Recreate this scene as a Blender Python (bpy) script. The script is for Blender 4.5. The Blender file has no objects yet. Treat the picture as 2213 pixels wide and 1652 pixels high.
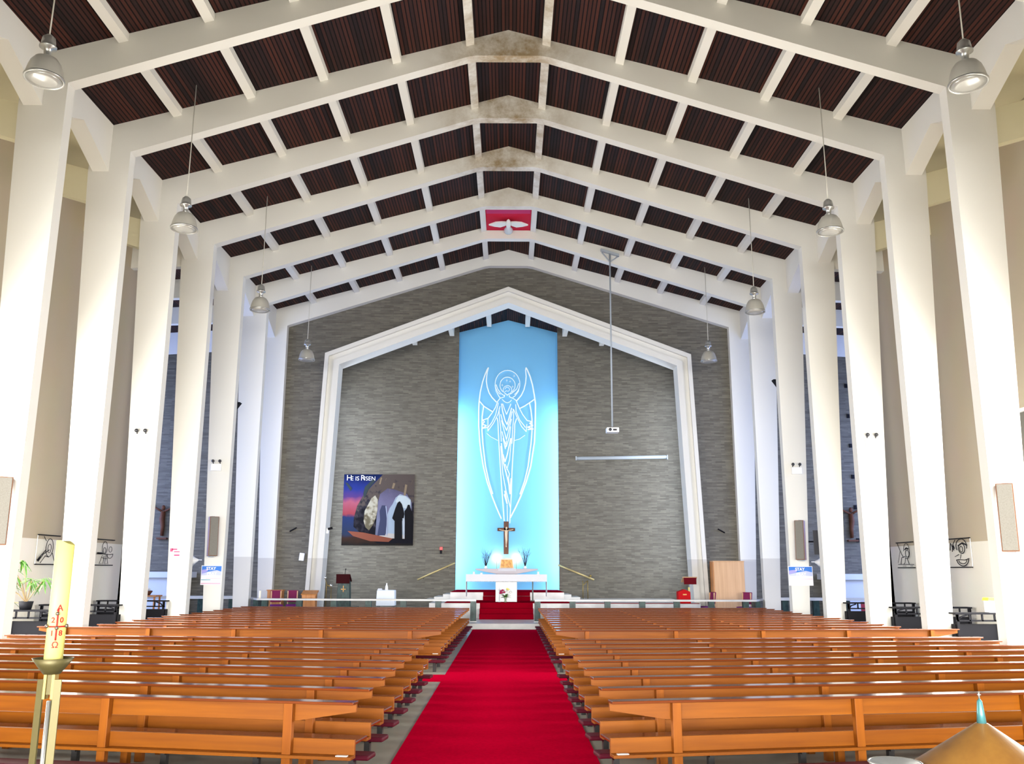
import bpy, bmesh, math, random
from mathutils import Vector, Matrix, Euler
random.seed(7)
sc = bpy.context.scene
COL = sc.collection
R = math.radians

# ------------------------------------------------------------------ camera
cam_d = bpy.data.cameras.new('camera')
cam_d.sensor_width = 36.0
cam_d.lens = 1900.0 / 2213.0 * 36.0
cam_d.clip_end = 300
cam = bpy.data.objects.new('camera', cam_d)
COL.objects.link(cam)
cam.location = (0.0675, 0.0, 2.2)
_p, _r, _y = 0.2114, -0.0031, 0.003
cam.matrix_world = (Matrix.Translation(cam.location) @ Matrix.Rotation(-_y, 4, 'Z')
                    @ Matrix.Rotation(math.pi / 2 + _p, 4, 'X') @ Matrix.Rotation(-_r, 4, 'Z'))
sc.camera = cam

# ------------------------------------------------------------------ view, world, daylight through the windows, added fill
sc.view_settings.view_transform = 'Standard'
sc.view_settings.look = 'None'
sc.view_settings.gamma = 1.0
sc.view_settings.use_curve_mapping = False
sc.view_settings.exposure = 0.0
w = bpy.data.worlds.new('sky')
sc.world = w
w.use_nodes = True
w.node_tree.nodes['Background'].inputs[0].default_value = (0.75, 0.85, 1.0, 1)
w.node_tree.nodes['Background'].inputs[1].default_value = 1.0


def area(name, loc, size, rot, power, color):
    d = bpy.data.lights.new(name, 'AREA')
    d.shape = 'RECTANGLE'
    d.size, d.size_y = size
    d.energy = power
    d.color = color
    o = bpy.data.objects.new(name, d)
    o.location = loc
    o.rotation_euler = rot
    COL.objects.link(o)
    return o


# big west window behind the camera, below the added light blocker (faces +Y)
area('daylight_rear', (0, -19.7, 3.5), (22, 5.4), (R(90), 0, 0), 25500, (1.0, 0.99, 0.97))
for s in (-1, 1):
    # side aisle windows near the camera (face the nave)
    area('daylight_aisle', (s * 13.25, 18.2, 3.8), (10.4, 5.0), (R(70), 0, R(90) * s), 4900, (1.0, 0.97, 0.9))
    # windows in the end walls of the transepts
    area('daylight_transept', (s * 20.7, 36.5, 5.0), (8.5, 8.0), (R(82), 0, R(90) * s), 1700, (0.38, 0.50, 1.0))
    # added blue fill for the last frames; the wall behind has no window
    area('transept_return_fill', (s * 17.2, 31.62, 5.2), (6.5, 7.5), (R(85), 0, 0), 900, (0.40, 0.56, 1.0))
    # tall window strips in the side walls of the chancel
    area('daylight_chancel', (s * 9.25, 43.1, 6.5), (3.0, 9.5), (R(90), 0, R(90) * s), 700, (0.72, 0.82, 1.0))
    # concealed tube lamps behind the brick edge of the niche
    area('niche_lamp', (s * 2.9, 45.62, 5.9), (0.3, 9.4), (R(90), 0, R(38) * s), 230, (0.72, 0.95, 1.0))
    # small spot lamps behind the tabernacle
    pl = bpy.data.lights.new('tabernacle_lamp', 'POINT')
    pl.energy = 24; pl.shadow_soft_size = 0.06; pl.color = (1, 0.97, 0.9)
    po = bpy.data.objects.new('tabernacle_lamp', pl); po.location = (-0.05 + s * 0.5, 46.15, 2.82); COL.objects.link(po)

# ------------------------------------------------------------------ materials
MATS = {}


def mat(name, col, rough=0.6, metal=0.0, noise=None, bump=None, coat=0.0, emit=None, alpha=None, spec=None, trans=0.0):
    if name in MATS:
        return MATS[name]
    m = bpy.data.materials.new(name)
    m.use_nodes = True
    nt = m.node_tree
    b = nt.nodes['Principled BSDF']
    b.inputs['Base Color'].default_value = (*col, 1)
    b.inputs['Roughness'].default_value = rough
    b.inputs['Metallic'].default_value = metal
    b.inputs['Coat Weight'].default_value = coat
    b.inputs['Coat Roughness'].default_value = 0.15
    b.inputs['Transmission Weight'].default_value = trans
    if spec is not None:
        b.inputs['Specular IOR Level'].default_value = spec
    if emit:
        b.inputs['Emission Color'].default_value = (*emit[0], 1)
        b.inputs['Emission Strength'].default_value = emit[1]
    tc = nt.nodes.new('ShaderNodeTexCoord')
    # noise = (scale xyz, colour 2, contrast)
    if noise:
        mp = nt.nodes.new('ShaderNodeMapping')
        mp.inputs['Scale'].default_value = noise[0]
        nz = nt.nodes.new('ShaderNodeTexNoise')
        nz.inputs['Scale'].default_value = 1.0
        nz.inputs['Detail'].default_value = 4
        rp = nt.nodes.new('ShaderNodeValToRGB')
        rp.color_ramp.elements[0].position = 0.5 - noise[2]
        rp.color_ramp.elements[1].position = 0.5 + noise[2]
        rp.color_ramp.elements[0].color = (*col, 1)
        rp.color_ramp.elements[1].color = (*noise[1], 1)
        nt.links.new(tc.outputs['Object'], mp.inputs[0])
        nt.links.new(mp.outputs[0], nz.inputs['Vector'])
        nt.links.new(nz.outputs['Fac'], rp.inputs[0])
        nt.links.new(rp.outputs[0], b.inputs['Base Color'])
    if bump:
        nb = nt.nodes.new('ShaderNodeTexNoise')
        nb.inputs['Scale'].default_value = bump[0]
        bp = nt.nodes.new('ShaderNodeBump')
        bp.inputs['Strength'].default_value = bump[1]
        bp.inputs['Distance'].default_value = 0.02
        nt.links.new(tc.outputs['Object'], nb.inputs['Vector'])
        nt.links.new(nb.outputs['Fac'], bp.inputs['Height'])
        nt.links.new(bp.outputs[0], b.inputs['Normal'])
    MATS[name] = m
    return m


def M(name):
    return MATS[name]


def mathn(nt, op, a, b=None):
    n = nt.nodes.new('ShaderNodeMath')
    n.operation = op
    for i, v in enumerate((a, b)):
        if v is None:
            continue
        if isinstance(v, (int, float)):
            n.inputs[i].default_value = v
        else:
            nt.links.new(v, n.inputs[i])
    return n.outputs[0]


def slat_mat():
    m = mat('slatted_ceiling', (0.06, 0.02, 0.012), 0.7, spec=0.15)
    nt = m.node_tree
    b = nt.nodes['Principled BSDF']
    g = nt.nodes.new('ShaderNodeNewGeometry')
    sp = nt.nodes.new('ShaderNodeSeparateXYZ')
    nt.links.new(g.outputs['Position'], sp.inputs[0])
    u = mathn(nt, 'DIVIDE', sp.outputs[0], 0.105)
    fr = mathn(nt, 'FRACT', u)
    gap = mathn(nt, 'LESS_THAN', fr, 0.3)
    fl = mathn(nt, 'FLOOR', u)
    # boards also break at each bay
    v = mathn(nt, 'FLOOR', mathn(nt, 'DIVIDE', mathn(nt, 'ADD', sp.outputs[1], 1.0), 3.5455))
    cb = nt.nodes.new('ShaderNodeCombineXYZ')
    nt.links.new(fl, cb.inputs[0]); nt.links.new(v, cb.inputs[1])
    wn = nt.nodes.new('ShaderNodeTexWhiteNoise')
    nt.links.new(cb.outputs[0], wn.inputs['Vector'])
    rp = nt.nodes.new('ShaderNodeValToRGB')
    rp.color_ramp.elements[0].color = (0.014, 0.009, 0.010, 1)
    rp.color_ramp.elements[1].color = (0.062, 0.019, 0.013, 1)
    nt.links.new(wn.outputs['Value'], rp.inputs[0])
    mx = nt.nodes.new('ShaderNodeMix'); mx.data_type = 'RGBA'
    nt.links.new(gap, mx.inputs[0])
    nt.links.new(rp.outputs[0], mx.inputs[6])
    mx.inputs[7].default_value = (0.004, 0.003, 0.003, 1)
    nt.links.new(mx.outputs[2], b.inputs['Base Color'])
    bp = nt.nodes.new('ShaderNodeBump'); bp.invert = True
    bp.inputs['Distance'].default_value = 0.02
    nt.links.new(gap, bp.inputs['Height']); nt.links.new(bp.outputs[0], b.inputs['Normal'])
    return m


def brick_mat(name, axis, c1, c2, cm):
    m = mat(name, c1, 0.85)
    nt = m.node_tree
    b = nt.nodes['Principled BSDF']
    g = nt.nodes.new('ShaderNodeNewGeometry')
    sp = nt.nodes.new('ShaderNodeSeparateXYZ')
    nt.links.new(g.outputs['Position'], sp.inputs[0])
    cb = nt.nodes.new('ShaderNodeCombineXYZ')
    nt.links.new(sp.outputs[axis], cb.inputs[0]); nt.links.new(sp.outputs[2], cb.inputs[1])
    br = nt.nodes.new('ShaderNodeTexBrick')
    br.inputs['Scale'].default_value = 1.0
    br.inputs['Brick Width'].default_value = 0.46
    br.inputs['Row Height'].default_value = 0.075
    br.inputs['Mortar Size'].default_value = 0.009
    br.inputs['Color1'].default_value = (*c1, 1)
    br.inputs['Color2'].default_value = (*c2, 1)
    br.inputs['Mortar'].default_value = (*cm, 1)
    br.offset = 0.37
    nt.links.new(cb.outputs[0], br.inputs['Vector'])
    # broad horizontal variation of the firing
    mp = nt.nodes.new('ShaderNodeMapping'); mp.inputs['Scale'].default_value = (2.0, 9.0, 1)
    nz = nt.nodes.new('ShaderNodeTexNoise'); nz.inputs['Scale'].default_value = 1.0; nz.inputs['Detail'].default_value = 5
    nt.links.new(cb.outputs[0], mp.inputs[0]); nt.links.new(mp.outputs[0], nz.inputs['Vector'])
    mx = nt.nodes.new('ShaderNodeMix'); mx.data_type = 'RGBA'; mx.blend_type = 'OVERLAY'
    mx.inputs[0].default_value = 0.4
    nt.links.new(br.outputs['Color'], mx.inputs[6]); nt.links.new(nz.outputs['Fac'], mx.inputs[7])
    nt.links.new(mx.outputs[2], b.inputs['Base Color'])
    bp = nt.nodes.new('ShaderNodeBump'); bp.inputs['Strength'].default_value = 0.5; bp.inputs['Distance'].default_value = 0.01; bp.invert = True
    nt.links.new(br.outputs['Fac'], bp.inputs['Height']); nt.links.new(bp.outputs[0], b.inputs['Normal'])
    return m


def stain_mat():
    """painted concrete with brown damp stains near the ridge of the roof beams"""
    m = mat('painted_concrete', (0.80, 0.77, 0.70), 0.7)
    nt = m.node_tree
    b = nt.nodes['Principled BSDF']
    g = nt.nodes.new('ShaderNodeNewGeometry')
    sp = nt.nodes.new('ShaderNodeSeparateXYZ')
    nt.links.new(g.outputs['Position'], sp.inputs[0])
    ax = mathn(nt, 'ABSOLUTE', sp.outputs[0])
    near = nt.nodes.new('ShaderNodeMapRange')
    near.inputs['From Min'].default_value = 2.6; near.inputs['From Max'].default_value = 0.6
    nt.links.new(ax, near.inputs['Value'])
    hi = mathn(nt, 'GREATER_THAN', sp.outputs[2], 15.8)
    fwd = nt.nodes.new('ShaderNodeMapRange')
    fwd.inputs['From Min'].default_value = 34.5; fwd.inputs['From Max'].default_value = 31.0
    nt.links.new(sp.outputs[1], fwd.inputs['Value'])
    nz = nt.nodes.new('ShaderNodeTexNoise'); nz.inputs['Scale'].default_value = 1.3; nz.inputs['Detail'].default_value = 7
    nz.inputs['Roughness'].default_value = 0.7
    nt.links.new(g.outputs['Position'], nz.inputs['Vector'])
    rp = nt.nodes.new('ShaderNodeMapRange')
    rp.inputs['From Min'].default_value = 0.36; rp.inputs['From Max'].default_value = 0.66
    nt.links.new(nz.outputs['Fac'], rp.inputs['Value'])
    f = mathn(nt, 'MULTIPLY', mathn(nt, 'MULTIPLY', near.outputs[0], hi), mathn(nt, 'MULTIPLY', rp.outputs[0], fwd.outputs[0]))
    nz2 = nt.nodes.new('ShaderNodeTexNoise'); nz2.inputs['Scale'].default_value = 0.35; nz2.inputs['Detail'].default_value = 5
    nt.links.new(g.outputs['Position'], nz2.inputs['Vector'])
    base = nt.nodes.new('ShaderNodeMix'); base.data_type = 'RGBA'
    base.inputs[6].default_value = (0.67, 0.655, 0.60, 1); base.inputs[7].default_value = (0.71, 0.695, 0.645, 1)
    nt.links.new(nz2.outputs['Fac'], base.inputs[0])
    mx = nt.nodes.new('ShaderNodeMix'); mx.data_type = 'RGBA'
    nt.links.new(f, mx.inputs[0])
    nt.links.new(base.outputs[2], mx.inputs[6]); mx.inputs[7].default_value = (0.30, 0.22, 0.12, 1)
    # slightly darker colour below a set height on the last frames and arch
    low_band = mathn(nt, 'MULTIPLY', mathn(nt, 'LESS_THAN', sp.outputs[2], 2.72), mathn(nt, 'GREATER_THAN', sp.outputs[1], 36.0))
    m3 = nt.nodes.new('ShaderNodeMix'); m3.data_type = 'RGBA'
    nt.links.new(low_band, m3.inputs[0]); nt.links.new(mx.outputs[2], m3.inputs[6]); m3.inputs[7].default_value = (0.54, 0.52, 0.48, 1)
    nt.links.new(m3.outputs[2], b.inputs['Base Color'])
    return m


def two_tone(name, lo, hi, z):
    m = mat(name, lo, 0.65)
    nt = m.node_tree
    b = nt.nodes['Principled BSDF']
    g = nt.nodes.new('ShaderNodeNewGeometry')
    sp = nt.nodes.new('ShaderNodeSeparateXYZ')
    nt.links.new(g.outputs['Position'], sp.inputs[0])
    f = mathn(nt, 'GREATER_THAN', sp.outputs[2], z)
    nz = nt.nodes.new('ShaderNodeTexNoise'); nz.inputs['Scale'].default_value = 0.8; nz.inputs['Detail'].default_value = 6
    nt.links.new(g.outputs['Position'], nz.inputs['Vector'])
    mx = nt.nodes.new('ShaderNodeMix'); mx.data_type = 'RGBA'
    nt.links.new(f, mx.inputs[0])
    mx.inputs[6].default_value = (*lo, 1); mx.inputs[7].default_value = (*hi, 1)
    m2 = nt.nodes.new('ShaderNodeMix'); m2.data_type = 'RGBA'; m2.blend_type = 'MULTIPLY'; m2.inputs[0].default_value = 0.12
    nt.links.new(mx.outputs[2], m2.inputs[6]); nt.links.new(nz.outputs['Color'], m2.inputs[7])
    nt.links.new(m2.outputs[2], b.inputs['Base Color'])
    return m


def wood(name, c1, c2, rough, axis=0, coat=0.0, sc_=1.0, spec=None):
    s = [14 * sc_] * 3
    s[axis] = 0.7 * sc_
    return mat(name, c1, rough, noise=(s, c2, 0.22), coat=coat, spec=spec)


concrete = stain_mat()
slats = slat_mat()
brick = brick_mat('long_grey_brick', 0, (0.098, 0.089, 0.070), (0.160, 0.146, 0.117), (0.115, 0.106, 0.088))
brick_side = brick_mat('long_grey_brick_side', 1, (0.098, 0.089, 0.070), (0.160, 0.146, 0.117), (0.115, 0.106, 0.088))
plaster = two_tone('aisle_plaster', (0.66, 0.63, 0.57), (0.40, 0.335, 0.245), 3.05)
cream = mat('cream_paint', (0.66, 0.61, 0.42), 0.7)
white_paint = mat('white_paint', (0.80, 0.80, 0.80), 0.6)
pew_w = wood('pew_wood', (0.25, 0.073, 0.002), (0.16, 0.040, 0.001), 0.42, 0, 0.0, spec=0.25)
pew_top = wood('pew_rail_wood', (0.15, 0.034, 0.008), (0.10, 0.022, 0.006), 0.12, 0, 0.0)
post_w = wood('pew_post_wood', (0.27, 0.078, 0.004), (0.19, 0.048, 0.003), 0.45, 2, 0.0, spec=0.2)
carpet = mat('red_carpet', (0.50, 0.001, 0.026), 1.0, noise=((22, 22, 22), (0.40, 0.001, 0.021), 0.2), spec=0.0)
carpet2 = mat('stair_carpet', (0.24, 0.001, 0.010), 1.0, noise=((60, 60, 60), (0.17, 0.001, 0.007), 0.2), spec=0.0)
floor_m = mat('stone_floor', (0.27, 0.27, 0.23), 0.35, noise=((1.5, 1.5, 1.5), (0.34, 0.33, 0.28), 0.3))
marble_w = mat('white_marble', (0.56, 0.55, 0.53), 0.3, noise=((2.5, 2.5, 5), (0.40, 0.40, 0.39), 0.3))
marble_g = mat('green_marble', (0.006, 0.018, 0.017), 0.4, noise=((9, 9, 5), (0.022, 0.055, 0.048), 0.18), spec=0.3)
blue = mat('blue_panel', (0.19, 0.51, 0.84), 0.85, spec=0.2)
line_w = mat('pale_relief_line', (0.86, 0.95, 0.98), 0.6)
brass = mat('brass', (0.27, 0.19, 0.06), 0.4, 0.8)
old_brass = mat('dull_brass', (0.085, 0.07, 0.024), 0.5, 0.5)
gold = mat('gold_leaf', (0.62, 0.34, 0.10), 0.5, 0.35, noise=((9, 9, 9), (0.40, 0.18, 0.05), 0.12), bump=(14, 1.0))
black_m = mat('black_metal', (0.005, 0.005, 0.008), 0.7, spec=0.15)
dark_m = mat('dark_leg_metal', (0.02, 0.018, 0.018), 0.5)
maroon = mat('maroon_vinyl', (0.07, 0.002, 0.011), 0.6, spec=0.15)
alu = mat('spun_aluminium', (0.42, 0.42, 0.40), 0.32, 0.75)
glass_l = mat('prismatic_shade', (0.40, 0.385, 0.34), 0.35, 0.3)
cord_m = mat('lamp_cord', (0.5, 0.48, 0.42), 0.6)
grille = mat('speaker_grille', (0.20, 0.19, 0.165), 0.9, noise=((40, 40, 40), (0.16, 0.15, 0.13), 0.2))
spk_w = wood('speaker_wood', (0.20, 0.08, 0.03), (0.14, 0.05, 0.02), 0.5, 2)
cloth_w = mat('white_cloth', (0.60, 0.60, 0.63), 0.85)
ltwood = wood('pale_oak', (0.60, 0.36, 0.19), (0.50, 0.29, 0.14), 0.5, 2)
brwood = wood('orange_oak', (0.50, 0.20, 0.05), (0.38, 0.14, 0.03), 0.45, 2)
purple = mat('purple_upholstery', (0.14, 0.02, 0.14), 0.9, spec=0.1)
red_cloth = mat('red_cloth', (0.42, 0.008, 0.010), 0.9, spec=0.1)
dk_red = mat('dark_red_cloth', (0.10, 0.003, 0.007), 0.9, spec=0.1)
plastic_w = mat('white_plastic', (0.82, 0.82, 0.82), 0.4)
dark_glass = mat('dark_lens', (0.03, 0.03, 0.035), 0.2)
red_pl = mat('red_plastic', (0.55, 0.03, 0.03), 0.4)
wax = mat('yellow_wax', (0.58, 0.52, 0.16), 0.55, spec=0.15)
wax_red = mat('red_wax', (0.62, 0.010, 0.012), 0.6, spec=0.2)
leaf = mat('green_leaf', (0.03, 0.12, 0.012), 0.6, noise=((8, 8, 8), (0.08, 0.21, 0.02), 0.2))
stem_m = mat('plant_stem', (0.25, 0.17, 0.08), 0.7)
grey_m = mat('grey_painted_metal', (0.36, 0.40, 0.44), 0.5)
bronze = mat('brown_bronze', (0.11, 0.04, 0.02), 0.5, spec=0.2)
gold_fig = mat('gold_figure', (0.55, 0.38, 0.25), 0.45, 0.3)


def flat(name, c, rough=0.6):
    return mat(name, c, rough, spec=0.1)


# ------------------------------------------------------------------ mesh helpers
class MB:
    def __init__(s):
        s.v = []; s.f = []; s.sm = []

    def add(s, vs, fs, smooth=False):
        n = len(s.v)
        s.v += [tuple(v) for v in vs]
        s.f += [tuple(i + n for i in f) for f in fs]
        s.sm += [smooth] * len(fs)
        return s

    def box(s, x0, x1, y0, y1, z0, z1):
        x0, x1 = min(x0, x1), max(x0, x1); y0, y1 = min(y0, y1), max(y0, y1); z0, z1 = min(z0, z1), max(z0, z1)
        return s.add([(x0, y0, z0), (x1, y0, z0), (x1, y1, z0), (x0, y1, z0), (x0, y0, z1), (x1, y0, z1), (x1, y1, z1), (x0, y1, z1)],
                     [(0, 3, 2, 1), (4, 5, 6, 7), (0, 1, 5, 4), (1, 2, 6, 5), (2, 3, 7, 6), (3, 0, 4, 7)])

    def obox(s, c, size, rot):
        m = Euler(rot).to_matrix(); c = Vector(c)
        a, b, d = size[0] / 2, size[1] / 2, size[2] / 2
        vs = [c + m @ Vector(p) for p in [(-a, -b, -d), (a, -b, -d), (a, b, -d), (-a, b, -d), (-a, -b, d), (a, -b, d), (a, b, d), (-a, b, d)]]
        return s.add(vs, [(0, 3, 2, 1), (4, 5, 6, 7), (0, 1, 5, 4), (1, 2, 6, 5), (2, 3, 7, 6), (3, 0, 4, 7)])

    def prism_y(s, poly, y0, y1):
        """polygon of (x, z), counter-clockwise seen from -Y, extruded from y0 to y1"""
        a = sum(poly[i][0] * poly[(i + 1) % len(poly)][1] - poly[(i + 1) % len(poly)][0] * poly[i][1] for i in range(len(poly)))
        if a < 0:
            poly = poly[::-1]
        n = len(poly)
        vs = [(x, y0, z) for x, z in poly] + [(x, y1, z) for x, z in poly]
        fs = [tuple(range(n)), tuple(range(2 * n - 1, n - 1, -1))]
        fs += [((i + 1) % n, i, i + n, (i + 1) % n + n) for i in range(n)]
        return s.add(vs, fs)

    def ring_y(s, outer, inner, y0, y1):
        """open band between two polylines (x,z) of the same length, extruded in y"""
        n = len(outer)
        for i in range(n - 1):
            s.prism_y([outer[i], outer[i + 1], inner[i + 1], inner[i]], y0, y1)
        return s

    def tube(s, pts, r, seg=8, caps=True):
        pts = [Vector(p) for p in pts]
        rs = r if isinstance(r, (list, tuple)) else [r] * len(pts)
        vs = []; fs = []
        up = None
        for i, p in enumerate(pts):
            t = (pts[min(i + 1, len(pts) - 1)] - pts[max(i - 1, 0)]).normalized()
            a = Vector((0, 0, 1)) if abs(t.z) < 0.95 else Vector((1, 0, 0))
            u = t.cross(a).normalized() if up is None else (up - t * up.dot(t)).normalized()
            up = u
            v = t.cross(u)
            for k in range(seg):
                an = 2 * math.pi * k / seg
                vs.append(p + (u * math.cos(an) + v * math.sin(an)) * rs[i])
        for i in range(len(pts) - 1):
            for k in range(seg):
                a0 = i * seg + k; a1 = i * seg + (k + 1) % seg
                fs.append((a0, a1, a1 + seg, a0 + seg))
        if caps:
            fs.append(tuple(range(seg - 1, -1, -1)))
            fs.append(tuple(range((len(pts) - 1) * seg, len(pts) * seg)))
        return s.add(vs, fs, True)

    def lathe(s, prof, c=(0, 0, 0), seg=24):
        vs = []; fs = []
        for r, z in prof:
            for k in range(seg):
                a = 2 * math.pi * k / seg
                vs.append((c[0] + r * math.cos(a), c[1] + r * math.sin(a), c[2] + z))
        for i in range(len(prof) - 1):
            for k in range(seg):
                a0 = i * seg + k; a1 = i * seg + (k + 1) % seg
                fs.append((a0, a1, a1 + seg, a0 + seg))
        if prof[0][0] > 1e-4:
            fs.append(tuple(range(seg - 1, -1, -1)))
        if prof[-1][0] > 1e-4:
            fs.append(tuple(range((len(prof) - 1) * seg, len(prof) * seg)))
        return s.add(vs, fs, True)

    def ball(s, c, r, seg=14, rings=8, sq=(1, 1, 1)):
        prof = [(r * math.sin(math.pi * i / rings), -r * math.cos(math.pi * i / rings)) for i in range(rings + 1)]
        prof[0] = (1e-5, -r); prof[-1] = (1e-5, r)
        n = len(s.v)
        s.lathe(prof, (0, 0, 0), seg)
        for i in range(n, len(s.v)):
            x, y, z = s.v[i]
            s.v[i] = (c[0] + x * sq[0], c[1] + y * sq[1], c[2] + z * sq[2])
        return s

    def leaf(s, a, b, width, bend=0.0):
        a = Vector(a); b = Vector(b)
        t = b - a
        side = t.cross(Vector((0, 0, 1)))
        if side.length < 1e-5:
            side = Vector((1, 0, 0))
        side = side.normalized() * width / 2
        vs = []; n = 4
        for i in range(n + 1):
            q = i / n
            wv = math.sin(math.pi * min(0.97, 0.08 + q * 0.9)) ** 0.8
            p = a + t * q + Vector((0, 0, -bend * q * q))
            vs += [p - side * wv, p + Vector((0, 0, width * 0.12)), p + side * wv]
        fs = []
        for i in range(n):
            k = i * 3
            fs += [(k, k + 1, k + 4, k + 3), (k + 1, k + 2, k + 5, k + 4)]
        return s.add(vs, fs, True)

    def build(s, name, m, parent=None, bevel=0.0, loc=None):
        me = bpy.data.meshes.new(name)
        me.from_pydata(s.v, [], s.f)
        me.polygons.foreach_set('use_smooth', s.sm)
        me.materials.append(m)
        me.update()
        o = bpy.data.objects.new(name, me)
        COL.objects.link(o)
        if parent:
            o.parent = parent
        if loc:
            o.location = loc
        if any(s.sm) and not all(s.sm):
            pass
        if bevel:
            bv = o.modifiers.new('bevel', 'BEVEL'); bv.width = bevel; bv.segments = 2; bv.limit_method = 'ANGLE'
        return o


def tag(o, label, cat, group=None, kind=None):
    if label:
        o['label'] = label
    if cat:
        o['category'] = cat
    if group:
        o['group'] = group
    if kind:
        o['kind'] = kind
    return o


def thing(name, label, cat, loc=(0, 0, 0), rz=0.0, group=None):
    o = bpy.data.objects.new(name, None)
    o.empty_display_size = 0.2
    COL.objects.link(o)
    o.location = loc
    o.rotation_euler = (0, 0, rz)
    return tag(o, label, cat, group)


def struct(name, mb, m, **k):
    o = mb.build(name, m, **k)
    o['kind'] = 'structure'
    return o


def copy_tree(o, parent=None):
    c = o.copy()
    COL.objects.link(c)
    c.parent = parent
    for ch in list(o.children):
        copy_tree(ch, c)
    return c


def text(name, body, m, parent, loc, size, rot=(R(90), 0, 0), ext=0.002, align='CENTER', bold=0.0):
    cu = bpy.data.curves.new(name, 'FONT')
    cu.body = body; cu.size = size; cu.extrude = ext; cu.align_x = align; cu.align_y = 'CENTER'
    cu.offset = bold
    tmp = bpy.data.objects.new('tmp', cu)
    COL.objects.link(tmp)
    dg = bpy.context.evaluated_depsgraph_get()
    me = bpy.data.meshes.new_from_object(tmp.evaluated_get(dg))
    bpy.data.objects.remove(tmp)
    me.materials.clear(); me.materials.append(m)
    o = bpy.data.objects.new(name, me)
    COL.objects.link(o)
    o.parent = parent; o.location = loc; o.rotation_euler = rot
    return o


ORD = ['first', 'second', 'third', 'fourth', 'fifth', 'sixth', 'seventh', 'eighth', 'ninth', 'tenth', 'eleventh', 'twelfth', 'thirteenth']
BAY = 3.5455
FY = [19.07 + BAY * k for k in range(-1, 7)]      # front faces of the portal frames, index 0 is the one over the near pews
DEP = 0.34
SL = 0.2757


def cz(x):
    return 17.42 - SL * abs(x)


# ------------------------------------------------------------------ room shell
struct('floor', MB().box(-21.3, 21.3, -20.2, 46.9, -0.3, 0.0), floor_m)
b = MB()
t = 0.15
for s in (-1, 1):
    b.prism_y([(0, 17.42), (s * 11.7, cz(11.7)), (s * 11.7, cz(11.7) + t), (0, 17.42 + t)], -20.2, 41.0)
struct('ceiling', b, slats)
# aisle and transept soffits
b = MB()
for s in (-1, 1):
    b.prism_y([(s * 11.48, 13.70), (s * 13.6, 14.32), (s * 13.6, 14.5), (s * 11.48, 13.9)], -20.2, 31.5)
struct('ceiling_aisle', b, cream)
b = MB()
for s in (-1, 1):
    b.prism_y([(s * 11.5, 13.55), (s * 21.3, 13.0), (s * 21.3, 13.2), (s * 11.5, 14.4)], 31.5, 40.8)
struct('ceiling_transept', b, slats)
# aisle walls with a ribbon window near the camera
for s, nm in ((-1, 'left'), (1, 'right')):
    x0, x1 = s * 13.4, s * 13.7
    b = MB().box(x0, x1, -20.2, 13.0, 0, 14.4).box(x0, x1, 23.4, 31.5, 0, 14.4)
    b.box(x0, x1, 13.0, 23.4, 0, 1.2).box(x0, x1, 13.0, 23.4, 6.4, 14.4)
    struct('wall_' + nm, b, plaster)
    b = MB()
    for k in range(6):
        y = 13.0 + 10.4 * k / 5
        b.box(s * 13.45, s * 13.55, y - 0.04, y + 0.04, 1.2, 6.4)
    b.box(s * 13.45, s * 13.55, 13.0, 23.4, 1.2, 1.28).box(s * 13.45, s * 13.55, 13.0, 23.4, 6.32, 6.4)
    struct('window_%d' % (1 if s < 0 else 2), b, white_paint)
    # transept walls
    b = MB().box(s * 13.4, s * 21.3, 31.2, 31.5, 0, 13.6)
    struct('wall_transept_return_' + nm, b, plaster)
    b = MB().box(s * 21, s * 21.3, 31.5, 40.8, 0, 13.3)
    struct('wall_transept_' + nm, b, white_paint)
# rear wall with wide glazing
b = MB().box(-13.7, 13.7, -20.5, -20.2, 0, 0.7).box(-13.7, 13.7, -20.5, -20.2, 6.3, 17.6)
b.box(-13.7, -12.1, -20.5, -20.2, 0.7, 6.3).box(12.1, 13.7, -20.5, -20.2, 0.7, 6.3)
struct('wall_rear', b, white_paint)
b = MB()
for k in range(13):
    x = -12.1 + 24.2 * k / 12
    b.box(x - 0.05, x + 0.05, -20.4, -20.3, 0.7, 6.3)
struct('window_3', b, white_paint)
# unseen slab added over the rear to keep window light off the upper frames
b = MB().box(-13.4, 13.4, -20.2, -1.4, 6.9, 7.2).box(-13.4, 13.4, -1.55, -1.4, 7.2, 8.2)
struct('rear_light_blocker', b, white_paint)
# raised floor under the camera
struct('rear_platform', MB().box(-13.4, 13.4, -20.2, 6.2, 0.0, 0.6), floor_m)

# far wall: brick with the chancel arch opening, pale plaster above the transept brick
def arch(o):
    """opening of the chancel arch; o = offset outward"""
    return [(-8.38 - o, 0.0), (-7.96 - o, 11.68 + o * 0.8), (0, 14.75 + o * 1.15), (7.96 + o, 11.68 + o * 0.8), (8.38 + o, 0.0)]

A0 = arch(0.1)
b = MB()
y0, y1 = 40.72, 41.1
for s in (-1, 1):
    b.prism_y([(s * 21.2, 0), (A0[4][0] * s, 0), (A0[3][0] * s, A0[3][1]), (s * 11.6, 12.5), (s * 21.2, 11.9)], y0, y1)
    b.prism_y([(s * 11.6, 12.5), (A0[3][0] * s, A0[3][1]), (0, A0[2][1]), (0, 17.5), (s * 11.6, cz(11.6))], y0, y1)
struct('wall_front', b, brick)
b = MB()
for s in (-1, 1):
    b.prism_y([(s * 11.6, 12.5), (s * 21.2, 11.9), (s * 21.2, 13.6), (s * 11.6, 14.0)], y0, y1)
struct('wall_front_upper', b, white_paint)
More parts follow.
